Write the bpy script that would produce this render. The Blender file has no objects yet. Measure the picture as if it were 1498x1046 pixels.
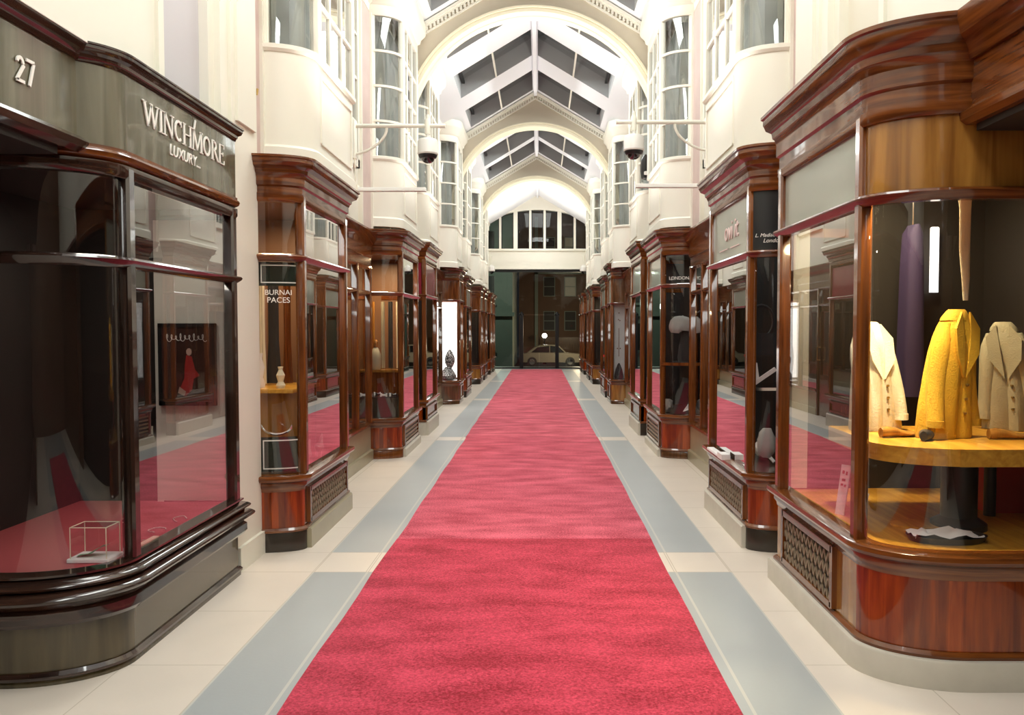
import bpy, bmesh, math, random
from mathutils import Vector, Matrix
random.seed(7)
PI = math.pi
sc = bpy.context.scene
COL = sc.collection
XC = -0.10            # centre line of the arcade; camera stands at x = 0
R = math.radians

# ------------------------------------------------------------------ materials
def new_mat(name):
    m = bpy.data.materials.new(name); m.use_nodes = True
    nt = m.node_tree
    return m, nt, nt.nodes, nt.links, nt.nodes['Principled BSDF']

def plain(name, col, rough=.5, metal=0., coat=0., emit=None, es=0., noise=0., nscale=6., bump=0., bscale=80., spec=.5):
    m, nt, N, L, b = new_mat(name)
    b.inputs['Base Color'].default_value = (*col, 1)
    b.inputs['Roughness'].default_value = rough
    b.inputs['Metallic'].default_value = metal
    b.inputs['Coat Weight'].default_value = coat
    b.inputs['Coat Roughness'].default_value = .06
    b.inputs['Specular IOR Level'].default_value = spec
    if emit:
        b.inputs['Emission Color'].default_value = (*emit, 1); b.inputs['Emission Strength'].default_value = es
    if noise or bump:
        tc = N.new('ShaderNodeTexCoord')
    if noise:
        n = N.new('ShaderNodeTexNoise'); n.inputs['Scale'].default_value = nscale; n.inputs['Detail'].default_value = 6
        L.new(tc.outputs['Object'], n.inputs['Vector'])
        mx = N.new('ShaderNodeMix'); mx.data_type = 'RGBA'
        mx.inputs['A'].default_value = (*[c*(1-noise) for c in col], 1)
        mx.inputs['B'].default_value = (*[min(1, c*(1+noise)) for c in col], 1)
        L.new(n.outputs['Fac'], mx.inputs['Factor']); L.new(mx.outputs['Result'], b.inputs['Base Color'])
    if bump:
        n2 = N.new('ShaderNodeTexNoise'); n2.inputs['Scale'].default_value = bscale; n2.inputs['Detail'].default_value = 4
        L.new(tc.outputs['Object'], n2.inputs['Vector'])
        bp = N.new('ShaderNodeBump'); bp.inputs['Strength'].default_value = bump; bp.inputs['Distance'].default_value = .01
        L.new(n2.outputs['Fac'], bp.inputs['Height']); L.new(bp.outputs['Normal'], b.inputs['Normal'])
    return m

def wood(name, dark, light, rough=.26, coat=.65, vertical=True, scale=1., board=0., layered=False):
    m, nt, N, L, b = new_mat(name)
    tc = N.new('ShaderNodeTexCoord')
    mp = N.new('ShaderNodeMapping')
    mp.inputs['Scale'].default_value = (9*scale, 9*scale, .7*scale) if vertical else (9*scale, .7*scale, 9*scale)
    if layered: mp.inputs['Scale'].default_value = (.8, .8, 14)
    L.new(tc.outputs['Object'], mp.inputs['Vector'])
    n = N.new('ShaderNodeTexNoise'); n.inputs['Scale'].default_value = 3; n.inputs['Detail'].default_value = 7; n.inputs['Distortion'].default_value = .6
    L.new(mp.outputs['Vector'], n.inputs['Vector'])
    rp = N.new('ShaderNodeValToRGB')
    rp.color_ramp.elements[0].position = .3; rp.color_ramp.elements[0].color = (*dark, 1)
    rp.color_ramp.elements[1].position = .75; rp.color_ramp.elements[1].color = (*light, 1)
    L.new(n.outputs['Fac'], rp.inputs['Fac'])
    L.new(rp.outputs['Color'], b.inputs['Base Color'])
    b.inputs['Roughness'].default_value = rough; b.inputs['Specular IOR Level'].default_value = .22
    b.inputs['Coat Weight'].default_value = coat; b.inputs['Coat Roughness'].default_value = .045; b.inputs['Coat IOR'].default_value = 1.62
    if board:
        # upright boarding: one tone per board and a fine groove between boards
        sx = N.new('ShaderNodeSeparateXYZ'); L.new(tc.outputs['Object'], sx.inputs['Vector'])
        su = N.new('ShaderNodeMath'); su.operation = 'ADD'; L.new(sx.outputs['X'], su.inputs[0]); L.new(sx.outputs['Y'], su.inputs[1])
        sp = N.new('ShaderNodeMath'); sp.operation = 'DIVIDE'; L.new(su.outputs[0], sp.inputs[0]); sp.inputs[1].default_value = board
        fl = N.new('ShaderNodeMath'); fl.operation = 'FLOOR'; L.new(sp.outputs[0], fl.inputs[0])
        wn = N.new('ShaderNodeTexWhiteNoise'); wn.noise_dimensions = '1D'; L.new(fl.outputs[0], wn.inputs['W'])
        mr = N.new('ShaderNodeMapRange'); mr.inputs['To Min'].default_value = .6; mr.inputs['To Max'].default_value = 1.25
        L.new(wn.outputs['Value'], mr.inputs['Value'])
        mu = N.new('ShaderNodeMix'); mu.data_type = 'RGBA'; mu.blend_type = 'MULTIPLY'; mu.inputs['Factor'].default_value = 1
        L.new(rp.outputs['Color'], mu.inputs['A']); L.new(mr.outputs['Result'], mu.inputs['B'])
        L.new(mu.outputs['Result'], b.inputs['Base Color'])
        fr = N.new('ShaderNodeMath'); fr.operation = 'FRACT'; L.new(sp.outputs[0], fr.inputs[0])
        gt = N.new('ShaderNodeMath'); gt.operation = 'GREATER_THAN'; L.new(fr.outputs[0], gt.inputs[0]); gt.inputs[1].default_value = .08
        bp = N.new('ShaderNodeBump'); bp.inputs['Strength'].default_value = .5; bp.inputs['Distance'].default_value = .004
        L.new(gt.outputs[0], bp.inputs['Height']); L.new(bp.outputs['Normal'], b.inputs['Normal'])
    return m

def glass(name, tint=(1, 1, 1), gain=2.0, base=.04, rough=0.0):
    """thin pane: Schlick reflection of both faces over a clear see-through"""
    m = bpy.data.materials.new(name); m.use_nodes = True
    nt = m.node_tree; N = nt.nodes; L = nt.links
    N.remove(N['Principled BSDF'])
    out = N['Material Output']
    lw = N.new('ShaderNodeLayerWeight'); lw.inputs['Blend'].default_value = .5
    pw = N.new('ShaderNodeMath'); pw.operation = 'POWER'; L.new(lw.outputs['Facing'], pw.inputs[0]); pw.inputs[1].default_value = 5 if gain <= 2 else 4
    mu = N.new('ShaderNodeMath'); mu.operation = 'MULTIPLY_ADD'; L.new(pw.outputs[0], mu.inputs[0]); mu.inputs[1].default_value = gain*(1-base); mu.inputs[2].default_value = gain*base
    mu.use_clamp = True
    tr = N.new('ShaderNodeBsdfTransparent'); tr.inputs['Color'].default_value = (*tint, 1)
    gl = N.new('ShaderNodeBsdfGlossy'); gl.inputs['Roughness'].default_value = rough
    mx = N.new('ShaderNodeMixShader')
    L.new(mu.outputs[0], mx.inputs['Fac']); L.new(tr.outputs[0], mx.inputs[1]); L.new(gl.outputs[0], mx.inputs[2])
    L.new(mx.outputs[0], out.inputs['Surface'])
    return m

M = {}
M['mahog'] = wood('mahogany', (.07, .016, .003), (.24, .073, .014))
M['mahog_board'] = wood('mahogany_boards', (.14, .015, .001), (.38, .066, .006), board=.055)
M['oak'] = wood('warm_oak', (.20, .075, .012), (.47, .22, .042), scale=.6)
M['ebony'] = wood('ebonised_wood', (.012, .007, .005), (.045, .022, .014), rough=.2, coat=.9)
M['olive_base'] = wood('olive_stall_riser', (.05, .037, .015), (.115, .088, .042), rough=.22, coat=.8, scale=.5)
M['olive'] = wood('olive_lacquer', (.085, .075, .042), (.16, .15, .10), rough=.22, coat=.8, scale=.5)
M['walnut'] = wood('dark_walnut', (.05, .022, .009), (.17, .075, .028))
M['mahog_h'] = wood('mahogany_long_grain', (.07, .016, .003), (.24, .073, .014), layered=True)
M['walnut_h'] = wood('dark_walnut_long_grain', (.05, .022, .009), (.17, .075, .028), layered=True)
M['ebony_h'] = wood('ebonised_long_grain', (.016, .008, .006), (.06, .026, .016), rough=.2, coat=.9, layered=True)
M['stone_plinth'] = plain('plinth_stone', (.56, .52, .44), .45, noise=.12, nscale=9)
M['olive_plinth'] = plain('painted_plinth', (.33, .29, .19), .35, noise=.1, nscale=7, coat=.3)
M['black_plinth'] = plain('black_plinth', (.03, .022, .015), .3, coat=.4)
M['white'] = plain('ivory_paint', (.84, .815, .715), .5, noise=.02, nscale=3)
M['white_wall'] = plain('ivory_wall_paint', (.84, .81, .715), .55, noise=.02, nscale=2)
M['ceil'] = plain('ceiling_white', (.86, .88, .92), .6)
M['lilac'] = plain('lilac_grey_paint', (.56, .54, .57), .5)
M['beige_light'] = plain('pale_beige_paint', (.74, .69, .58), .5)
M['beige'] = plain('beige_paint', (.60, .53, .415), .6)
M['cream'] = plain('cream_paint', (.88, .81, .62), .5)
M['well_shade_roof_grey'] = plain('well_shade_roof_grey', (.42, .43, .44), .5)  # grey carries the shade of the skylight wells; outer roof shares it
M['pink'] = plain('pink_marble', (.62, .47, .44), .35, noise=.16, nscale=4)
M['cream_tile'] = plain('cream_paving', (.68, .60, .52), .38, noise=.09, nscale=2.2, bump=.05, bscale=40)
M['grey_slab'] = plain('grey_slate_paving', (.365, .382, .385), .42, noise=.07, nscale=1.6, bump=.05, bscale=50)
M['joint'] = plain('paving_joint', (.52, .45, .37), .7)
M['white_joint'] = plain('pale_strip', (.50, .49, .45), .5)
M['green'] = plain('bottle_green', (.012, .02, .012), .25, coat=.5)
M['burgundy'] = plain('burgundy_panel', (.30, .025, .05), .25, coat=.7)
M['taupe'] = plain('taupe_panel', (.34, .36, .295), .3, coat=.7)
M['black'] = plain('black_satin', (.012, .012, .013), .35)
M['black_metal'] = plain('black_iron', (.02, .02, .02), .4, metal=.6)
M['silver'] = plain('polished_silver', (.85, .85, .86), .12, metal=1)
M['brass'] = plain('aged_brass', (.55, .38, .14), .3, metal=1)
M['lattice'] = plain('bronze_lattice', (.27, .20, .125), .45, metal=.3)
M['plastic_white'] = plain('white_plastic', (.82, .80, .76), .35)
M['dome'] = plain('smoked_dome', (.015, .015, .017), .08, coat=1)
M['letter'] = plain('white_lettering', (.90, .88, .82), .4, emit=(.9, .88, .82), es=.0)
M['pink_letter'] = plain('pale_pink_lettering', (.80, .62, .60), .4)
M['deck_yellow'] = wood('honey_wood', (.42, .18, .018), (.68, .36, .05), rough=.35, coat=.4, vertical=False)
M['deck_dark'] = wood('dark_deck', (.02, .012, .008), (.06, .03, .018), rough=.35, vertical=False)
M['deck_red'] = plain('crimson_baize', (.34, .05, .055), .7)
M['paper'] = plain('white_card', (.84, .80, .78), .6)
M['lit_panel'] = plain('lit_white_panel', (.9, .9, .88), .5, emit=(1, .97, .92), es=1.6)
M['grey_card'] = plain('grey_banner', (.55, .56, .55), .6)
M['yellow_cloth'] = plain('yellow_wool', (.64, .36, .02), .85, noise=.18, nscale=14, bump=.3, bscale=120)
M['cream_cloth'] = plain('cream_linen', (.72, .66, .48), .85, noise=.1, nscale=12, bump=.3, bscale=120)
M['grey_cloth'] = plain('grey_linen', (.34, .31, .22), .85, noise=.15, nscale=12, bump=.3, bscale=120)
M['dark_cloth'] = plain('black_felt', (.02, .02, .022), .9, noise=.2, nscale=20)
M['grey_felt'] = plain('grey_felt', (.38, .37, .35), .9, noise=.15, nscale=15)
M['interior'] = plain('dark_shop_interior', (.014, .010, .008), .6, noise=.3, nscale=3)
M['interior_brown'] = plain('brown_shop_interior', (.16, .075, .035), .5, noise=.25, nscale=3)
M['curtain'] = plain('grey_curtain', (.40, .42, .40), .8, noise=.3, nscale=2.5)
M['purple'] = plain('purple_velvet', (.02, .010, .05), .8)
M['emerald'] = plain('emerald_silk', (.02, .28, .13), .35)
M['poster_dark'] = plain('poster_ink', (.05, .02, .016), .3, coat=.5, noise=.5, nscale=9)
M['red_paint'] = plain('poster_red', (.45, .03, .03), .4)
M['skin_print'] = plain('printed_flesh', (.62, .42, .34), .5)
M['asphalt'] = plain('asphalt', (.05, .05, .05), .6, noise=.2)
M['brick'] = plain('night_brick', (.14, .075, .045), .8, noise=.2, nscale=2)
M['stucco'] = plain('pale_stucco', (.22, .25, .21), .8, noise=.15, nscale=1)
M['car_grey'] = plain('car_paint_grey', (.34, .30, .24), .25, metal=.4, coat=.8)
M['car_silver'] = plain('car_paint_silver', (.55, .50, .42), .25, metal=.4, coat=.8)
M['rubber'] = plain('rubber', (.015, .015, .015), .7)
M['red_lamp'] = plain('tail_lamp_red', (.5, .02, .02), .3, emit=(1, .05, .05), es=.6)
M['lamp_glow'] = plain('lamp_glow', (1, 1, 1), .4, emit=(1, .95, .85), es=30)
M['dim_window'] = plain('lit_window', (.3, .27, .2), .4, emit=(1, .85, .6), es=.06)
M['glass'] = glass('window_glass', gain=2.6, base=.05)
M['glass_clear'] = glass('clear_glass', gain=1.2)
M['glass_curved'] = glass('curved_window_glass', gain=2.2, base=.04)
M['glass_night'] = glass('night_glass', tint=(.55, .57, .53), gain=.7)
M['glass_upper'] = glass('upper_sash_glass', tint=(.8, .82, .82), gain=2.2, base=.06)
M['glass_roof'] = glass('roof_glass', tint=(.75, .78, .78), gain=2.5, base=.09, rough=.12)

def carpet_mat(name, col):
    m, nt, N, L, b = new_mat(name)
    tc = N.new('ShaderNodeTexCoord')
    n1 = N.new('ShaderNodeTexNoise'); n1.inputs['Scale'].default_value = 75; n1.inputs['Detail'].default_value = 5; n1.inputs['Roughness'].default_value = .7
    n2 = N.new('ShaderNodeTexNoise'); n2.inputs['Scale'].default_value = 2.2; n2.inputs['Detail'].default_value = 6
    mp = N.new('ShaderNodeMapping'); mp.inputs['Scale'].default_value = (1, 2.4, 1)
    L.new(tc.outputs['Object'], n1.inputs['Vector']); L.new(tc.outputs['Object'], mp.inputs['Vector']); L.new(mp.outputs['Vector'], n2.inputs['Vector'])
    ad = N.new('ShaderNodeMath'); ad.operation = 'MULTIPLY_ADD'; L.new(n2.outputs['Fac'], ad.inputs[0]); ad.inputs[1].default_value = .55; ad.inputs[2].default_value = -.27
    a2 = N.new('ShaderNodeMath'); a2.operation = 'ADD'; L.new(n1.outputs['Fac'], a2.inputs[0]); L.new(ad.outputs[0], a2.inputs[1])
    rp = N.new('ShaderNodeValToRGB')
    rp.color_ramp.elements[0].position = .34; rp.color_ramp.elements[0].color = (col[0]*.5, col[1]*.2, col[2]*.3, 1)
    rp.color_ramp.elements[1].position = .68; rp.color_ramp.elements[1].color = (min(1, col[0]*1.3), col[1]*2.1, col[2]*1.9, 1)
    L.new(a2.outputs[0], rp.inputs['Fac']); L.new(rp.outputs['Color'], b.inputs['Base Color'])
    bp = N.new('ShaderNodeBump'); bp.inputs['Strength'].default_value = .6; bp.inputs['Distance'].default_value = .012
    L.new(n1.outputs['Fac'], bp.inputs['Height']); L.new(bp.outputs['Normal'], b.inputs['Normal'])
    b.inputs['Roughness'].default_value = .95; b.inputs['Specular IOR Level'].default_value = .15
    b.inputs['Sheen Weight'].default_value = .25; b.inputs['Sheen Tint'].default_value = (1, .6, .65, 1)
    return m
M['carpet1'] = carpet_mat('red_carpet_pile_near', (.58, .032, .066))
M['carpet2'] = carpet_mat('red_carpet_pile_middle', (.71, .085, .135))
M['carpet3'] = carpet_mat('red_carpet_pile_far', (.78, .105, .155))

def pattern_mat(name):
    m, nt, N, L, b = new_mat(name)
    tc = N.new('ShaderNodeTexCoord')
    v = N.new('ShaderNodeTexVoronoi'); v.feature = 'DISTANCE_TO_EDGE'; v.inputs['Scale'].default_value = 26
    L.new(tc.outputs['Object'], v.inputs['Vector'])
    rp = N.new('ShaderNodeValToRGB'); rp.color_ramp.interpolation = 'CONSTANT'
    rp.color_ramp.elements[0].color = (.03, .03, .03, 1); rp.color_ramp.elements[1].position = .12; rp.color_ramp.elements[1].color = (.75, .75, .75, 1)
    L.new(v.outputs['Distance'], rp.inputs['Fac']); L.new(rp.outputs['Color'], b.inputs['Base Color'])
    return m
M['pattern'] = pattern_mat('black_white_pattern')

# ------------------------------------------------------------------ mesh builder
class MB:
    def __init__(s, side=0):
        s.v = []; s.f = []; s.mi = []; s.side = side; s.cur = 0
    def P(s, a, y, z):
        s.v.append((XC + s.side*a if s.side else a, y, z)); return len(s.v)-1
    def face(s, *idx):
        s.f.append(tuple(idx)); s.mi.append(s.cur)
    def poly(s, pts):
        s.face(*[s.P(*p) for p in pts])
    def box(s, a0, a1, y0, y1, z0, z1):
        i = [s.P(a, y, z) for z in (z0, z1) for y in (y0, y1) for a in (a0, a1)]
        for q in ((0, 1, 3, 2), (4, 6, 7, 5), (0, 4, 5, 1), (2, 3, 7, 6), (0, 2, 6, 4), (1, 5, 7, 3)):
            s.face(*[i[k] for k in q])
    def bevbox(s, a0, a1, y0, y1, z0, z1, b):
        """box with chamfered upright edges and top"""
        def ring(k, z): return [(a0+k, y0+b, z), (a0+b, y0+k, z), (a1-b, y0+k, z), (a1-k, y0+b, z), (a1-k, y1-b, z), (a1-b, y1-k, z), (a0+b, y1-k, z), (a0+k, y1-b, z)]
        s.loft([ring(0, z0), ring(0, z1-b), ring(b*.7, z1)], True, True)
    def loft(s, rings, cap0=False, cap1=False, closed=True):
        base = [[s.P(*p) for p in r] for r in rings]
        n = len(rings[0])
        for k in range(len(base)-1):
            for j in range(n if closed else n-1):
                s.face(base[k][j], base[k][(j+1) % n], base[k+1][(j+1) % n], base[k+1][j])
        if cap0: s.face(*reversed(base[0]))
        if cap1: s.face(*base[-1])
    def lathe(s, prof, cx, cy, n=24, z0=0, sx=1, sy=1):
        s.loft([[(cx+r*sx*math.cos(2*PI*k/n), cy+r*sy*math.sin(2*PI*k/n), z0+z) for k in range(n)] for r, z in prof], True, True)
    def tube(s, pts, r, n=8, cap=True):
        pts = [Vector(p) for p in pts]
        rs = r if isinstance(r, (list, tuple)) else [r]*len(pts)
        up = None; rings = []
        for k, p in enumerate(pts):
            d = (pts[min(k+1, len(pts)-1)]-pts[max(k-1, 0)]).normalized()
            if up is None or abs(up.dot(d)) > .98: up = Vector((0, 0, 1)) if abs(d.z) < .9 else Vector((1, 0, 0))
            u = d.cross(up).normalized(); w = u.cross(d).normalized(); up = w
            rings.append([tuple(p+rs[k]*(math.cos(2*PI*j/n)*u+math.sin(2*PI*j/n)*w)) for j in range(n)])
        s.loft(rings, cap, cap)
    def bar(s, p0, p1, w, t, nrm):
        p0 = Vector(p0); p1 = Vector(p1); d = (p1-p0).normalized(); nrm = Vector(nrm).normalized(); u = d.cross(nrm)
        r = lambda p: [tuple(p+u*w/2*i+nrm*t/2*j) for i, j in ((-1, -1), (1, -1), (1, 1), (-1, 1))]
        s.loft([r(p0), r(p1)], True, True)
    def sweep(s, path, prof, closed=True, cap=True):
        """path in (a,y) walked with the arcade on its outer side; prof is a list of (outward offset, z)"""
        nrm = []
        for k in range(len(path)):
            ns = []
            for i in (k-1, k):
                if 0 <= i < len(path)-1:
                    da = path[i+1][0]-path[i][0]; dy = path[i+1][1]-path[i][1]; l = math.hypot(da, dy)
                    ns.append((-dy/l, da/l))
            if len(ns) == 1: nrm.append(ns[0])
            else:
                m = (ns[0][0]+ns[1][0], ns[0][1]+ns[1][1]); q = 1+ns[0][0]*ns[1][0]+ns[0][1]*ns[1][1]
                nrm.append((m[0]/q, m[1]/q))
        rings = [[(p[0]+n[0]*o, p[1]+n[1]*o, z) for o, z in prof] for p, n in zip(path, nrm)]
        s.loft(rings, cap and closed, cap and closed, closed)
    def build(s, name, mat, parent=None, loc=None, sharp=35):
        o0 = Vector(loc) if loc else (Vector(parent['_o']) if parent is not None else Vector((0, 0, 0)))
        me = bpy.data.meshes.new(name)
        me.from_pydata([tuple(Vector(p)-o0) for p in s.v], [], s.f)
        mats = mat if isinstance(mat, list) else [mat]
        for m in mats: me.materials.append(m)
        if len(mats) > 1: me.polygons.foreach_set('material_index', s.mi)
        bm = bmesh.new(); bm.from_mesh(me)
        bmesh.ops.recalc_face_normals(bm, faces=bm.faces); bm.to_mesh(me); bm.free()
        me.polygons.foreach_set('use_smooth', [True]*len(me.polygons))
        me.set_sharp_from_angle(angle=R(sharp))
        o = bpy.data.objects.new(name, me); COL.objects.link(o)
        if parent is not None: o.parent = parent
        else: o.location = o0
        o['_o'] = tuple(o0)
        return o

def thing(name, loc, label, cat, group=None):
    o = bpy.data.objects.new(name, None); COL.objects.link(o)
    o.location = loc; o['_o'] = tuple(loc); o.empty_display_size = .1
    o['label'] = label; o['category'] = cat
    if group: o['group'] = group
    return o
def tag(o, label, cat, group=None):
    o['label'] = label; o['category'] = cat
    if group: o['group'] = group
    return o
def struct(o): o['kind'] = 'structure'; return o

def text_part(body, size, origin, ux, uz, mat, parent, name='lettering', depth=.003, align='CENTER', bend=None, shear=0):
    cu = bpy.data.curves.new('txt', 'FONT'); cu.body = body; cu.size = size; cu.extrude = depth; cu.align_x = align; cu.shear = shear
    to = bpy.data.objects.new('txt', cu); COL.objects.link(to)
    dg = bpy.context.evaluated_depsgraph_get()
    me = bpy.data.meshes.new_from_object(to.evaluated_get(dg))
    bpy.data.objects.remove(to); bpy.data.curves.remove(cu)
    me.name = name; me.materials.clear(); me.materials.append(mat)
    ux = Vector(ux).normalized(); uz = Vector(uz).normalized(); un = ux.cross(uz)
    o0 = Vector(parent['_o']) if parent is not None else Vector((0, 0, 0))
    for v in me.vertices:
        c = v.co
        p = bend(c.x, c.y, c.z) if bend else Vector(origin)+ux*c.x+uz*c.y+un*c.z
        v.co = Vector(p)-o0
    o = bpy.data.objects.new(name, me); COL.objects.link(o); o.parent = parent; o['_o'] = tuple(o0)
    return o

# ------------------------------------------------------------------ camera
F = 1150.
cam = bpy.data.cameras.new('camera'); co = bpy.data.objects.new('camera', cam); COL.objects.link(co)
cam.sensor_width = 36; cam.lens = 36*F/1498; cam.shift_x = -41/1498
cam.clip_start = .05; cam.clip_end = 300
co.location = (0, 0, 1.6); co.rotation_euler = (PI/2-math.atan(43/F), 0, 0)
sc.camera = co

# ------------------------------------------------------------------ floor
BANDS = [(-1.05, -.6), (5.1, 5.55), (11.15, 11.5), (17.4, 17.78), (23.5, 23.85), (29.7, 30.05)]
def floor():
    m = MB()
    xs = [-3.3, -2.55, -1.97, -1.49, -1.48, -1.14, -1.125, 0, .885, .90, 1.25, 1.26, 1.74, 2.35, 3.2]
    xs = sorted(xs)
    jt = .006
    ys = [-6.0]
    for b0, b1 in BANDS: ys += [b0, b1]
    ys.append(31.5)
    spans = [(ys[i], ys[i+1], i % 2 == 1) for i in range(len(ys)-1)]
    for y0, y1, band in spans:
        for i in range(len(xs)-1):
            x0, x1 = xs[i], xs[i+1]; xm = (x0+x1)/2
            thin = x1-x0 < .03
            if band: mi = 0
            elif -1.49 < xm < 1.26: mi = 3 if thin else 1
            else: mi = 0
            if not band and mi == 0:
                # cream tiles, about 0.62 m long
                n = max(1, round((y1-y0)/.68)); st = (y1-y0)/n
                for k in range(n):
                    ya, yb = y0+k*st, y0+(k+1)*st
                    m.cur = 2; m.poly([(x0, ya, 0), (x1, ya, 0), (x1, ya+jt, 0), (x0, ya+jt, 0)])
                    m.cur = 0; m.poly([(x0, ya+jt, 0), (x1-jt, ya+jt, 0), (x1-jt, yb, 0), (x0, yb, 0)])
                    m.cur = 2; m.poly([(x1-jt, ya+jt, 0), (x1, ya+jt, 0), (x1, yb, 0), (x1-jt, yb, 0)])
            else:
                m.cur = 2; m.poly([(x0, y0, 0), (x1, y0, 0), (x1, y0+jt*1.4, 0), (x0, y0+jt*1.4, 0)])
                m.cur = mi; m.poly([(x0, y0+jt*1.4, 0), (x1-(jt if band else 0), y0+jt*1.4, 0), (x1-(jt if band else 0), y1, 0), (x0, y1, 0)])
                if band:
                    m.cur = 2; m.poly([(x1-jt, y0+jt*1.4, 0), (x1, y0+jt*1.4, 0), (x1, y1, 0), (x1-jt, y1, 0)])
    o = m.build('floor', [M['cream_tile'], M['grey_slab'], M['joint'], M['white_joint']])
    struct(o)
floor()

def carpet(y0, y1, mat, label, z=.014, dx=0):
    m = MB(); x0, x1 = -1.085+dx, .835+dx
    n = max(2, int((y1-y0)/.4))
    L_ = []
    for k in range(n+1):
        y = y0+(y1-y0)*k/n; w = .006*math.sin(k*1.7)
        L_.append([(x0+w, y, 0.001), (x0+w+.002, y, z-.003), (x0+w+.008, y, z), (x1+w*.6-.008, y, z), (x1+w*.6-.002, y, z-.003), (x1+w*.6, y, .001)])
    m.loft(L_, True, True, True)
    o = m.build('carpet_runner', mat)
    tag(o, label, 'carpet', 'lengths of red carpet down the arcade')
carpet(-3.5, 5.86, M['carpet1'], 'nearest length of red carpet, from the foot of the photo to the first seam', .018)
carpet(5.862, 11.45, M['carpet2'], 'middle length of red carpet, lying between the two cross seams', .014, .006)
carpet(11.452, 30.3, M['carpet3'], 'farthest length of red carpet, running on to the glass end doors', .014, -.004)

# ------------------------------------------------------------------ roof line
AP, SL = 6.80, .60
def rz(a): return AP-SL*abs(a)
SKY = []                       # skylights: (y0, y1)
for (y0, y1) in ((6.0, 6.9), (7.65, 8.95), (9.75, 11.0), (11.62, 12.9), (13.8, 15.1), (15.95, 17.25), (18.05, 19.15), (19.9, 21.4), (21.8, 23.3)):
    SKY.append((y0, y1))
A0, A1 = .06, 1.40             # skylight extent either side of the ridge
def ceiling():
    m = MB(1); g = MB(1)
    WELL = .42
    yy = [-6.0]
    for y0, y1 in SKY: yy += [y0, y1]
    yy.append(31.0)
    for s in (-1, 1):
        P = lambda a, y, dz=0: (s*a, y, rz(a)+dz)
        for i in range(len(yy)-1):
            y0, y1 = yy[i], yy[i+1]
            if i % 2 == 0:
                m.poly([P(0, y0), P(2.1, y0), P(2.1, y1), P(0, y1)])
            else:
                m.poly([P(0, y0), P(A0, y0), P(A0, y1), P(0, y1)])
                m.poly([P(A1, y0), P(2.1, y0), P(2.1, y1), P(A1, y1)])
                # the well sides, their shade put into the grey
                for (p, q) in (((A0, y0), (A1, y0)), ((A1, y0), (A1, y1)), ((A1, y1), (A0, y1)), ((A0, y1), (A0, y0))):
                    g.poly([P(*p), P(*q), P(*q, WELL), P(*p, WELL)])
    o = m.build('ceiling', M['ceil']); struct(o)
    o = g.build('trim_1', M['well_shade_roof_grey']); struct(o)
    # outer roof, keeps the sky out above the solid parts
    r = MB(1)
    for s in (-1, 1):
        for i in range(0, len(yy)-1, 2):
            y0, y1 = yy[i], yy[i+1]
            r.poly([(0, y0, AP+.43), (s*2.9, y0, rz(2.9)+.43), (s*2.9, y1, rz(2.9)+.43), (0, y1, AP+.43)])
        for y0, y1 in SKY:
            r.poly([(s*A1, y0, rz(A1)+.43), (s*2.9, y0, rz(2.9)+.43), (s*2.9, y1, rz(2.9)+.43), (s*A1, y1, rz(A1)+.43)])
    o = r.build('roof', M['well_shade_roof_grey']); struct(o)
    # ridge piece
    d = MB(1); d.box(-.035, .035, -6, 31, AP-.12, AP-.0); o = d.build('trim_2', M['ceil']); struct(o)
ceiling()
wn = 1
for y0, y1 in SKY:
    for s in (-1, 1):
        q = MB(s)
        dz = .33
        q.poly([(A0, y0, rz(A0)+dz), (A1, y0, rz(A1)+dz), (A1, y1, rz(A1)+dz), (A0, y1, rz(A0)+dz)])
        o = q.build('window_%d' % wn, M['glass_roof']); struct(o); wn += 1
        fb = MB(s); am = (A0+A1)/2
        fb.bar((XC*0+am, y0, rz(am)+.02), (am, y1, rz(am)+.02), .03, .05, (0, 0, 1))
        c = fb.build('glazing_bar', M['white'], o)
        fb = MB(s)
        for t in (.25,):
            y = y0+(y1-y0)*t
            fb.bar((A0, y, rz(A0)+dz-.02), (A1, y, rz(A1)+dz-.02), .03, .03, (0, 1, 0))
        fb.build('glazing_bar', M['black_metal'], o)
        fb = MB(s); fb.bar((A0, y0+.03, rz(A0)+dz-.02), (A1, y0+.03, rz(A1)+dz-.02), .06, .05, (0, 1, 0))
        fb.bar((A1-.05, y0, rz(A1)+dz-.03), (A1-.05, y1, rz(A1)+dz-.03), .05, .05, (0, 0, 1))
        fb.build('frame', M['black_metal'], o)

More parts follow.
